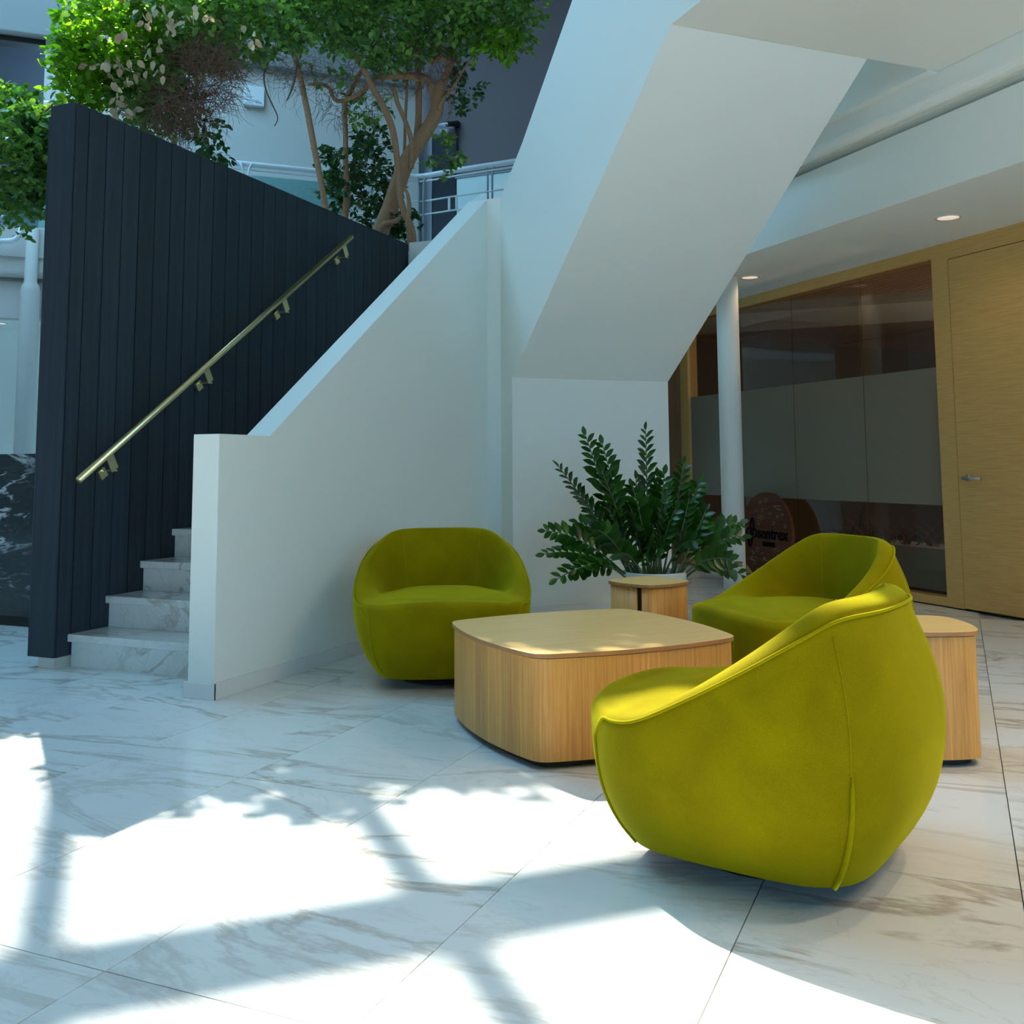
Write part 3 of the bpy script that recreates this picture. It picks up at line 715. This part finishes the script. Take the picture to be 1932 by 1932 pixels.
for ti, tp in enumerate(tips):
    tip = Vector(tp)-base; a = math.atan2(tip.y, tip.x); hr_ = math.hypot(tip.x, tip.y)
    b0 = Vector((math.cos(a)*min(.13, hr_*.3), math.sin(a)*min(.13, hr_*.3), .36))+Vector((rp.uniform(-.03, .03), rp.uniform(-.03, .03), 0))
    lowt = tip.z < .75
    mid = b0.lerp(tip, .5)+Vector((0, 0, .14 if lowt else .05))*(1 if hr_ > .2 else .5)+Vector((rp.uniform(-.03, .03), rp.uniform(-.03, .03), 0))
    if lowt: mid.z = max(mid.z, .55)
    def bz(t): return b0*(1-t)**2+mid*2*t*(1-t)+tip*t*t
    stem = tube('stem', [bz(k/12) for k in range(13)], [lerp(.0075, .0025, k/12) for k in range(13)], M['zz_stem'], zp, 7)
    Ls = sum((bz((k+1)/12)-bz(k/12)).length for k in range(12))
    n = max(9, int(Ls*.72/.023)); side = 1
    tan0 = (bz(1)-bz(.5)).normalized()
    facing = Vector((-.4+rp.uniform(-.5, .5), -.9, .5+rp.uniform(-.4, .4)))          # leaflet rows spread across the view
    pl = tan0.cross(facing).normalized()
    for k in range(n+1):
        t = lerp(.30, 1.0, k/n); p = bz(t); tn = (bz(min(1, t+.02))-bz(t-.02)).normalized()
        size = .112*(1-.45*abs(t-.62)/.38 if t > .62 else 1-.35*(.62-t)/.32)*rp.uniform(.88, 1.1)
        sd_ = pl-tn*pl.dot(tn); sd_.normalize()
        d = tn if k == n else (tn*.62+sd_*side*.80+Vector((rp.uniform(-.14, .14), rp.uniform(-.14, .14), rp.uniform(-.05, .16)))).normalized()
        Bm = basis(d, tn.cross(sd_)*side*(-1)+Vector((0, 0, .6))); side = -side
        if nleaf < 300 and k % 2 == (ti % 2) or nleaf < 300 and k == n:
            o = bpy.data.objects.new('leaf', lm); link(o, stem)
            o.matrix_local = Matrix.Translation(p) @ Bm.to_4x4() @ Matrix.Scale(size, 4); nleaf += 1
        else:
            b = len(restV); restV += [p+Bm @ (Vector(v)*size) for v in LV]; restF += [[b+i for i in f] for f in LF]
tag(mesh('foliage', restV, restF, M['zz_leaf'], zp, smooth=True), kind='stuff')

# ================================================================ tree in the planter behind the black wall
pb = thing('planter', 'large white planter box behind the black wall holding the trees', 'planter', (-5.4, 8.2, 0))
pbl = Vector(pb.location)
for nm, a, b_, mt in (('planter_wall', (-6.5, 7.30, 0), (-4.64, 9.4, 3.0), M['wall_far']), ('soil', (-6.4, 7.36, 3.0), (-4.70, 9.3, 3.03), M['soil']), ('planter_wall', (-4.64, 8.05, 0), (-4.05, 9.4, 3.0), M['wall_far'])):
    o = box(nm, a, b_, mt, pb); o.location = -pbl
limbs = {
 'main': [(-5.11,8.36,3.02,.10),(-5.058,8.377,3.298,0.086),(-4.964,8.418,3.562,0.081),(-4.824,8.479,4.013,0.079),(-4.681,8.541,4.269,0.071),(-4.552,8.598,4.521,0.066),(-4.533,8.606,4.721,0.061),(-4.475,8.631,4.873,0.043),(-4.408,8.660,5.063,0.033),(-4.359,8.681,5.309,0.028),(-4.296,8.709,5.583,0.023),(-4.247,8.730,5.971,0.018),(-4.221,8.741,6.529,0.015)],
 'a': [(-4.533,8.606,4.64,0.051),(-4.620,8.568,4.863,0.043),(-4.779,8.499,4.908,0.038),(-4.948,8.425,4.914,0.036),(-5.116,8.352,4.877,0.033),(-5.236,8.300,4.743,0.023),(-5.379,8.237,4.662,0.018)],
 'b': [(-4.55,8.16,3.02,.03),(-4.563,8.156,3.255,0.029),(-4.627,8.128,3.407,0.032),(-4.669,8.110,3.585,0.029),(-4.693,8.100,3.892,0.029),(-4.732,8.083,4.200,0.032),(-4.811,8.048,4.434,0.032),(-4.928,7.997,4.668,0.029),(-5.046,7.946,4.930,0.027),(-5.210,7.875,5.141,0.022),(-5.397,7.793,5.274,0.019),(-5.586,7.711,5.513,0.015)],
 'c': [(-4.80,8.62,4.15,.036),(-4.807,8.704,4.511,0.034),(-4.803,8.706,4.787,0.034),(-4.814,8.702,5.120,0.034),(-4.825,8.697,5.455,0.029),(-4.856,8.683,5.793,0.023),(-4.882,8.672,6.246,0.018)],
 'd': [(-4.93,8.55,3.75,.018),(-4.988,8.735,4.160,0.016),(-4.975,8.741,4.603,0.016),(-4.961,8.746,4.993,0.013),(-4.978,8.739,5.500,0.013),(-5.005,8.727,5.841,0.010)],
 'e': [(-4.74,8.45,3.95,.025),(-4.70,8.38,4.188,0.025),(-4.726,8.304,4.373,0.022),(-4.797,8.272,4.558,0.022),(-4.821,8.262,4.664,0.020),(-4.855,8.247,4.744,0.012)],
 'f': [(-4.50,8.57,4.55,.024),(-4.443,8.536,4.619,0.020),(-4.348,8.577,4.752,0.015),(-4.252,8.619,4.940,0.010),(-4.181,8.650,5.048,0.008)],
 'g': [(-4.41,8.64,5.03,.026),(-4.40,8.567,5.016,0.023),(-4.467,8.525,5.050,0.023),(-4.539,8.494,5.007,0.020),(-4.611,8.463,5.105,0.018),(-4.659,8.442,5.240,0.015),(-4.803,8.379,5.323,0.013)],
 'h': [(-4.56,8.12,3.05,.024),(-4.550,8.053,3.306,0.024),(-4.542,8.057,3.432,0.022),(-4.551,8.052,3.557,0.017),(-4.579,8.041,3.633,0.012)],
 'i': [(-5.0,8.30,3.08,.04),(-4.879,8.128,3.316,0.030),(-4.764,8.178,3.366,0.022),(-4.695,8.208,3.432,0.017)],
 'left': [(-5.27,7.85,3.02,.03),(-5.307,7.832,3.437,0.029),(-5.356,7.811,3.743,0.029),(-5.415,7.785,4.051,0.029),(-5.479,7.757,4.412,0.029),(-5.543,7.729,4.724,0.027),(-5.602,7.704,4.986,0.024),(-5.652,7.682,5.197,0.022),(-5.726,7.650,5.514,0.019),(-5.779,7.626,5.940,0.017)],
 'mid': [(-5.65,8.66,3.02,.04),(-5.644,8.667,3.582,0.037),(-5.622,8.677,3.833,0.037),(-5.640,8.669,4.169,0.029),(-5.643,8.667,4.507,0.027),(-5.656,8.662,4.791,0.029),(-5.582,8.694,4.990,0.024),(-5.457,8.748,5.247,0.021),(-5.307,8.814,5.591,0.019),(-5.207,8.857,5.938,0.016)],
 'j': [(-5.480,8.739,4.869,0.024),(-5.657,8.662,4.848,0.024),(-5.748,8.622,4.860,0.021),(-5.810,8.595,4.991,0.021),(-5.912,8.551,5.032,0.019),(-6.013,8.506,5.021,0.013)],
}
def limb(name, key, parent, org):
    pts = smooth_path(limbs[key], 4)
    return tube(name, [Vector(p[:3])-org for p in pts], [p[3] for p in pts], M['bark'], parent, 12)
def tree(label, org, trunk_key, limb_keys, group='trees in the planter'):
    t = thing('tree', label, 'tree', org, 0, group)
    limb('trunk', trunk_key, t, Vector(org))
    for k in limb_keys: limb('limb', k, t, Vector(org))
    return t
SL, SF = simple_leaf(1, .60)
leaf_meshes = {}
def leaf_proto(mat):
    if mat not in leaf_meshes:
        m = bpy.data.meshes.new('leaf'); m.from_pydata(SL, [], SF); m.materials.append(M[mat]); m.polygons.foreach_set('use_smooth', [True]*len(m.polygons)); leaf_meshes[mat] = m
    return leaf_meshes[mat]
RA = Matrix.Rotation(AZ, 3, 'Z')
def in_blob(rng, c, rr):
    while True:
        v = Vector((rng.uniform(-1, 1), rng.uniform(-1, 1), rng.uniform(-1, 1)))
        if v.length < 1: break
    v = v*(v.length**-.25 if v.length > .05 else 1)*.95
    return Vector(c)+RA @ Vector((v.x*rr[0], v.y*rr[1], v.z*rr[2]))
def foliage(t, blobs, seed, size=.068, objs=300, dry=0, spec=None):
    """blobs: centre, (half width, half depth, half height), count, material; leaves grow in sprays"""
    rng = random.Random(seed); org = Vector(t.location); L_ = []
    for c, rr, n, mat in blobs:
        while n > 0:
            p = in_blob(rng, c, rr); d0 = Vector((rng.gauss(0, 1), rng.gauss(0, 1), rng.gauss(-.25, .6))).normalized()
            for q in range(min(n, rng.randint(4, 8))):
                d = (d0+Vector((rng.gauss(0, .8), rng.gauss(0, .8), rng.gauss(0, .6)))).normalized()
                pp = p+d0*.018*q+d*.008
                L_.append((pp, d, Vector((rng.gauss(0, .6), rng.gauss(0, .6), 1)), size*rng.uniform(.7, 1.2), mat)); n -= 1
    L_.sort(key=lambda l: (l[0]-EYE).length)
    # the ones that show largest, inside the frame, are leaves of their own
    def seen(p):
        v = p-EYE; return -v.x*math.sin(AZ)+v.y*math.cos(AZ) > 0 and v.z/max(.1, v.xy.length) < .50
    own = [l for l in L_ if seen(l[0])][:objs]; ids = set(id(l) for l in own)
    for p, d, up, s, mat in own:
        o = bpy.data.objects.new('leaf', leaf_proto(mat)); link(o, t); o.matrix_local = Matrix.Translation(p-org) @ basis(d, up).to_4x4() @ Matrix.Scale(s, 4)
    by = {}
    for l in L_:
        if id(l) not in ids: by.setdefault(l[4], []).append(l)
    for mat, ls in by.items():
        V, Fc = [], []
        for p, d, up, s, _ in ls:
            Bm = basis(d, up); b = len(V); V += [p-org+Bm @ (Vector(v)*s) for v in SL]; Fc += [[b+i for i in f] for f in SF]
        tag(mesh('foliage', V, Fc, M[mat], t, smooth=True), kind='stuff')
def twigs(t, blobs, seed, rad=.0022):
    rng = random.Random(seed); org = Vector(t.location); V, Fc = [], []
    for c, rr, n in blobs:
        for _ in range(n):
            p = in_blob(rng, c, rr); d = Vector((rng.gauss(0, 1), rng.gauss(0, .6), rng.gauss(-.4, .8))).normalized(); pts = [p-org]
            for k in range(rng.randint(3, 6)):
                d = (d+Vector((rng.gauss(0, .35), rng.gauss(0, .35), rng.gauss(-.05, .35)))).normalized(); p = p+d*rng.uniform(.03, .07); pts.append(p-org)
            tv, tf = tube_data(pts, [rad*(1-.6*i/len(pts)) for i in range(len(pts))], 4, False); b = len(V); V += tv; Fc += [[b+i for i in f] for f in tf]
    tag(mesh('twigs', V, Fc, M['twig'], t), kind='stuff')

t1 = tree('thick forked tree trunk with an arching limb, rightmost tree behind the black wall', (-5.1, 8.36, 3.03), 'main', 'abcdefghi')
foliage(t1, [((-4.68,7.78,5.10), (.46,.7,.32), 1700, 'leaf_green'), ((-4.24,8.19,5.30), (.43,.7,.26), 1700, 'leaf_green'), ((-3.68,8.23,5.20), (.38,.5,.28), 1500, 'leaf_green'), ((-3.62,8.12,4.90), (.26,.3,.11), 320, 'leaf_light'),
             ((-4.28,8.28,3.99), (.19,.3,.20), 130, 'leaf_green'), ((-4.42,8.95,4.95), (.14,.3,.40), 220, 'leaf_dark'), ((-4.90,8.34,5.02), (.30,.5,.14), 150, 'leaf_green'), ((-4.9,8.6,3.45), (.16,.3,.14), 130, 'leaf_dark'), ((-4.6,8.5,6.0), (1.2,1.0,.45), 2600, 'leaf_green')], 11)
twigs(t1, [((-4.55,8.45,5.0), (.30,.3,.22), 130), ((-4.35,8.5,4.75), (.12,.2,.2), 25), ((-5.0,8.2,4.85), (.4,.3,.25), 90)], 12, .003)
t2 = tree('slender leaning tree behind the black wall whose crown hangs over its left end', (-5.27, 7.85, 3.03), 'left', '')
foliage(t2, [((-5.55,5.43,4.18), (.38,.6,.36), 2600, 'leaf_light'), ((-5.20,5.78,4.42), (.44,.7,.30), 2600, 'leaf_green'), ((-5.36,5.65,3.80), (.30,.4,.28), 1300, 'leaf_green'), ((-5.55,5.18,3.85), (.16,.4,.36), 1100, 'leaf_light'),
             ((-5.03,6.32,4.62), (.47,.6,.24), 1700, 'leaf_green'), ((-4.87,7.04,4.95), (.50,.6,.26), 1700, 'leaf_green'), ((-5.24,6.10,3.58), (.13,.3,.20), 170, 'leaf_dark'), ((-5.24,7.75,4.78), (.22,.4,.14), 60, 'leaf_green'),
             ((-5.1,6.95,5.25), (1.1,.8,.30), 2600, 'leaf_green')], 21)
DRY = [(-4.869, 4.805, 3.41), (-4.894, 4.794, 3.516), (-4.895, 4.794, 3.357), (-4.818, 4.828, 3.605), (-4.788, 4.84, 3.676), (-4.654, 4.899, 3.629), (-4.63, 4.909, 3.668), (-4.931, 4.778, 3.677), (-4.696, 4.881, 3.775), (-4.572, 4.934, 3.889), (-4.634, 4.907, 3.836), (-4.717, 4.872, 3.944), (-4.75, 4.857, 4.017), (-4.641, 4.905, 4.07), (-4.948, 4.771, 3.72), (-4.495, 4.968, 3.979), (-4.401, 5.009, 4.032), (-4.353, 5.03, 3.989), (-4.064, 5.156, 3.832), (-4.097, 5.142, 3.886), (-4.851, 4.813, 3.884), (-4.567, 4.937, 3.943), (-4.861, 4.809, 3.463), (-4.544, 4.947, 4.015)]
rd = random.Random(9)
for c_ in DRY:                                       # withered leaves hanging in little bunches
    for q in range(3):
        o = bpy.data.objects.new('dry_leaf', leaf_proto('leaf_dry')); link(o, t2)
        o.matrix_local = Matrix.Translation(Vector(c_)*1.04-Vector((0, 0, .042))-Vector(t2.location)+Vector((rd.gauss(0, .022), rd.gauss(0, .022), rd.gauss(0, .02)))) @ basis((rd.gauss(0, .5), rd.gauss(0, .5), -1), (rd.gauss(0, .6), -1, rd.gauss(0, .3))).to_4x4() @ Matrix.Scale(rd.uniform(.055, .080), 4)
foliage(t2, [((-5.42,5.25,4.15), (.24,.25,.34), 95, 'leaf_dry'), ((-5.30,5.2,3.75), (.20,.2,.26), 45, 'leaf_dry'), ((-5.0,5.9,4.3), (.4,.3,.2), 25, 'leaf_dry')], 22, .060, 0)
foliage(t2, [((-5.96,7.76,6.3), (1.5,1.05,.5), 8000, 'leaf_green'), ((-4.9,8.3,6.4), (1.0,1.0,.5), 5000, 'leaf_green')], 24, .10, 0)
twigs(t2, [((-4.98,5.75,3.98), (.26,.3,.32), 760), ((-5.05,5.55,3.62), (.20,.25,.22), 430), ((-5.15,6.6,4.45), (.35,.3,.18), 110), ((-5.3,7.5,4.65), (.35,.3,.2), 120)], 23)
for pts in ([(-5.35,7.05,4.75,.010),(-5.373,7.040,4.644,0.009),(-5.421,7.019,4.499,0.008),(-5.402,7.027,4.354,0.007),(-5.344,7.052,4.210,0.006),(-5.304,7.070,4.104,0.005),(-5.329,7.059,4.028,0.004)], [(-5.15,7.13,4.6,.010),(-5.173,7.127,4.449,0.009),(-5.197,7.117,4.353,0.009),(-5.234,7.100,4.257,0.005)]):
    tube('bare_twig', [Vector(p[:3])-Vector(t2.location) for p in smooth_path(pts)], [p[3] for p in smooth_path(pts)], M['twig'], t2, 6)
t3 = tree('dark leafed middle tree between the leaning one and the forked trunk', (-5.65, 8.66, 3.03), 'mid', 'j')
foliage(t3, [((-5.78,8.81,4.10), (.27,.4,.42), 700, 'leaf_dark'), ((-5.40,8.86,4.15), (.24,.4,.50), 700, 'leaf_dark'), ((-5.25,8.80,3.55), (.30,.3,.25), 420, 'leaf_dark'), ((-5.9,8.7,3.62), (.15,.3,.16), 80, 'leaf_dark'), ((-5.5,8.8,4.75), (.3,.4,.18), 160, 'leaf_green')], 31, .075)
twigs(t3, [((-5.6,8.7,4.8), (.4,.3,.25), 120), ((-5.4,8.75,4.2), (.2,.2,.4), 60)], 32, .003)
t4 = thing('shrub', 'dense green shrub hanging over the left edge of the black wall', 'shrub', (-6.2, 5.9, 3.1))
tube('stem', [Vector(p)-Vector(t4.location) for p in [(-5.88,6.33,4.27),(-6.05,5.88,4.16),(-6.27,5.55,3.88),(-6.38,5.33,3.55)]], [.012,.010,.008,.005], M['bark'], t4, 8)
foliage(t4, [((-6.28, 5.31, 3.39), (0.28, 0.5, 0.47), 2300, 'leaf_green'), ((-6.47, 5.49, 3.82), (0.29, 0.5, 0.16), 700, 'leaf_green'), ((-6.28, 5.25, 2.92), (0.22, 0.3, 0.14), 150, 'leaf_green'), ((-6.22, 5.49, 3.44), (0.24, 0.3, 0.42), 1100, 'leaf_dark')], 41, .066)

# ================================================================ planter with dim plants inside the meeting room
ip = thing('indoor_planter', 'long white planter of dark leafy plants behind the lower glass', 'planter', UE(6.6, 6.5, 0), math.radians(135))
box('trough', (-.75, -.2, .02), (1.0, .2, .36), plain('grey_trough', (.42, .43, .42), .6), ip, .006)
V, Fc = [], []
rng = random.Random(77)
for k in range(75):
    x0 = rng.uniform(-.7, 1.5); a = rng.uniform(0, 2*PI); ln = rng.uniform(.25, .55)
    base_ = Vector((x0, rng.uniform(-.12, .12), .36)); d = Vector((math.cos(a)*.8, math.sin(a)*.5, rng.uniform(.3, 1.3))).normalized()
    prev = base_; wv = d.cross(Vector((0, 0, 1))).normalized()*.016
    for i in range(4):
        q = prev+d*ln/4; d = (d+Vector((0, 0, -.28))).normalized(); b = len(V)
        w1 = wv*(1-i/4); w2 = wv*(1-(i+1)/4+.02); V += [prev-w1, prev+w1, q+w2, q-w2]; Fc.append([b, b+1, b+2, b+3]); prev = q
tag(mesh('strap_leaves', V, Fc, leaf_mat('strap_leaf', (.02, .05, .015), (.10, .05, .025), trans=.2), ip, smooth=True), kind='stuff')
# ================================================================ far balcony with its railing
def path_xy(off=0.):
    """edge of the far gallery: straight, then a smooth bend"""
    P_ = []
    for e in [-8.6, -6, -4, -2.5, -1.2, 0, 1.0, 2.0, 2.6]: p = UE(12.10+off, e); P_.append((p.x, p.y))
    q = UE(11.92+off, 3.15); P_.append((q.x, q.y))
    P_ += [(-5.95, 10.84+off*1.2), (-5.4, 10.80+off*1.3), (-4.6, 10.76+off*1.35), (-3.6, 10.72+off*1.35), (-2.0, 10.66+off*1.35), (1.5, 10.6+off*1.35)]
    return smooth_path(P_, 4)
def sweep(name, prof, mat, parent, smooth=False):
    """prof: list of (offset, z)"""
    rows = [path_xy(o) for o, z in prof]; n = len(rows[0]); m = len(prof)
    V = [(rows[j][i][0], rows[j][i][1], prof[j][1]) for i in range(n) for j in range(m)]
    Fc = [[i*m+j, (i+1)*m+j, (i+1)*m+(j+1) % m, i*m+(j+1) % m] for i in range(n-1) for j in range(m)]+[list(range(m)), list(range((n-1)*m+m-1, (n-1)*m-1, -1))]
    o = mesh(name, V, Fc, mat, parent, smooth); clean(o); return o
gy = thing('trim_balcony', 'white curved edge of the far balcony with a rounded moulding', None, kind='structure')
sweep('lower_fascia', [(.10, 2.70), (.30, 2.70), (.30, 3.30), (.10, 3.10)], M['wall_far'], gy)
mo = [(0, 3.36), (0, 3.345)]+[(.065+.065*math.cos(PI+PI*k/8), 3.20+.06*math.sin(PI+PI*k/8)) for k in range(9)]+[(.30, 3.2), (.30, 3.36)]
sweep('moulding', mo, M['wall_far'], gy)
sweep('upper_fascia', [(-.02, 3.36), (-.02, 3.68), (.30, 3.68), (.30, 3.36)], M['wall_far'], gy)
sweep('balcony_floor', [(.25, 3.40), (.25, 3.66), (2.2, 3.66), (2.2, 3.40)], M['wall_far'], gy)
sweep('soffit', [(.12, 2.701), (1.45, 2.701), (1.45, 2.74), (.12, 2.74)], M['ceiling'], gy)
ry = thing('railing', 'white tubular balcony railing with paired posts and glass infill', 'railing', UE(12.05, 2.6, 3.68))
rl = Vector(ry.location)
def rail(name, z, r, off=-.0, mat='white_metal', i0=0, i1=None):
    p = path_xy(off)[i0:i1]; return tube(name, [Vector((x, y, z))-rl for x, y in p], r, M[mat], ry, 12)
rail('top_rail', 4.655, .034); rail('thin_rail', 4.588, .012)
rail('lower_rail', 4.335, .011, i0=30); rail('lower_rail', 4.165, .011, i0=30); rail('lower_rail', 3.80, .011)
pp = path_xy(0)
def near(x, y): return min(range(len(pp)), key=lambda i: (pp[i][0]-x)**2+(pp[i][1]-y)**2)
posts = [(-5.93, 10.82), (-4.97, 10.78), (-7.56, 9.48), (-8.9, 8.1), (-6.45, 10.55), (-3.9, 10.7)]
for x, y in posts:
    i = near(x, y); a, b = Vector((*pp[max(0, i-1)], 0)), Vector((*pp[min(len(pp)-1, i+1)], 0)); tn = (b-a).normalized()
    for s in (-.030, .030):
        c = Vector((x, y, 0))+tn*s
        tube('post', [c+Vector((0, 0, 3.60))-rl, c+Vector((0, 0, 4.50))-rl, c+tn*s*.4+Vector((0, 0, 4.60))-rl, c+tn*s*1.3+Vector((0, 0, 4.65))-rl], .0135, M['white_metal' if x < -7 else 'grey_metal'], ry, 8)
for x, y, z0, z1 in ((-5.43, 10.80, 4.165, 4.335), (-5.53, 10.80, 4.165, 4.335)):
    box('baluster', (x-.012-rl.x, y-.012-rl.y, z0-rl.z), (x+.012-rl.x, y+.012-rl.y, z1-rl.z), M['white_metal'], ry)
gm2, N, L, B = mat_new('clear_glass')
N.remove(B); tr = N.new('ShaderNodeBsdfTransparent'); tr.inputs[0].default_value = (.62, .84, .86, 1); gl = N.new('ShaderNodeBsdfGlossy'); gl.inputs['Roughness'].default_value = .03
mx = N.new('ShaderNodeMixShader'); mx.inputs[0].default_value = .10; L.new(tr.outputs[0], mx.inputs[1]); L.new(gl.outputs[0], mx.inputs[2]); L.new(mx.outputs[0], N['Material Output'].inputs[0])
for e0 in (-1.2, 0.02, 1.42):
    a, b = UE(12.08, e0), UE(12.08, e0+1.16)
    extr('glass_infill', [a+Vector((0, 0, 3.70))-rl, b+Vector((0, 0, 3.70))-rl, b+Vector((0, 0, 4.52))-rl, a+Vector((0, 0, 4.52))-rl], UE(.008, 0), gm2, ry)

# glazed door and frosted windows of the upper level
w2 = thing('window_2', 'dark glazed balcony door beside frosted low panels on the upper level', None, kind='structure')
dg, N, L, B = mat_new('dark_glass'); B.inputs['Base Color'].default_value = (.02, .03, .045, 1); B.inputs['Roughness'].default_value = .04; B.inputs['Specular IOR Level'].default_value = .9
box('door_frame', (-6.80, 12.50, 3.66), (-6.68, 12.60, 5.95), M['grey_metal'], w2)
box('door_pane', (-6.68, 12.52, 3.66), (-6.30, 12.55, 5.95), dg, w2)
box('door_frame', (-6.95, 12.40, 3.66), (-6.80, 12.60, 5.95), M['grey_metal'], w2)
fz = plain('frosted_panel', (.62, .72, .70), .35)
for x in (-6.28, -5.40, -4.52, -3.64): box('frosted_panel', (x, 12.50, 3.66), (x+.86, 12.54, 5.10), fz, w2)
box('panel_cap', (-6.30, 12.48, 5.10), (-2.7, 12.56, 5.115), M['grey_metal'], w2)
# small fittings on the far walls
wu = thing('wall_unit', 'small white box unit fixed high on the far white wall', 'wall unit', UE(13.5, 1.60, 5.86))
o = uebox('housing', 13.42, 13.50, 1.47, 1.735, 5.86, 6.13, M['white_metal'], wu, .008); o.location = -Vector(wu.location)
o = uebox('vent_slot', 13.415, 13.42, 1.62, 1.70, 5.90, 5.912, M['grey_metal'], wu); o.location = -Vector(wu.location)
cm = thing('security_camera', 'small black security camera on the wall above the upper glazed door', 'camera', (-6.30, 12.45, 5.90))
box('mount', (-.03, .05, -.03), (.03, .15, .05), M['shadow_gap'], cm, .005)
o = tube('camera_body', [(0, .05, 0), (-.06, -.10, -.04)], .038, M['shadow_gap'], cm, 14); tube('lens', [(-.06, -.10, -.04), (-.062, -.105, -.042)], .026, M['steel'], cm, 14)

# ================================================================ left background: column and black marble desk
c2 = thing('column', 'white round column under the far balcony, behind the black marble desk', 'column', UE(12.06, -.90, 0))
lathe('shaft', [(.100, 0), (.100, 2.98), (.088, 3.04), (.066, 3.08), (.066, 3.68)], M['wall_far'], c2, 36)
dl = thing('downlight', 'far round downlight under the balcony at the left edge', 'ceiling light', UE(12.7, -1.27, 2.70), 0, 'recessed downlights under the far balcony')
lathe('lens', [(.09, -.003), (.09, .0)], M['lamp'], dl, 24); lathe('trim_ring', [(.09, -.005), (.11, -.005), (.11, 0)], M['white_metal'], dl, 24, cap=False)
dk = thing('reception_desk', 'black marble reception desk with white veins left of the black plank wall', 'desk', (-6.6, 5.04, 0))
box('marble_front', (-1.6, 0, .066), (1.25, .03, 1.160), M['black_marble'], dk, .002)
box('desk_body', (-1.58, .031, .066), (1.23, .62, 1.13), M['shadow_gap'], dk)
box('counter_top', (-1.6, .031, 1.132), (1.25, .66, 1.160), M['black_marble'], dk, .002)
box('toe_kick', (-1.55, .012, 0), (1.2, .6, .064), M['shadow_gap'], dk)
hk = thing('wall_bracket', 'white curved metal bracket on the far balcony edge at the left', 'bracket', UE(11.95, -1.12, 3.50))
tube('arm', [UE(0.05, -.10, .0), UE(0, 0, .0), UE(0, .06, .02), UE(0, .10, .08), UE(0, .11, .16)], [.03, .03, .03, .028, .02], M['white_metal'], hk, 10)
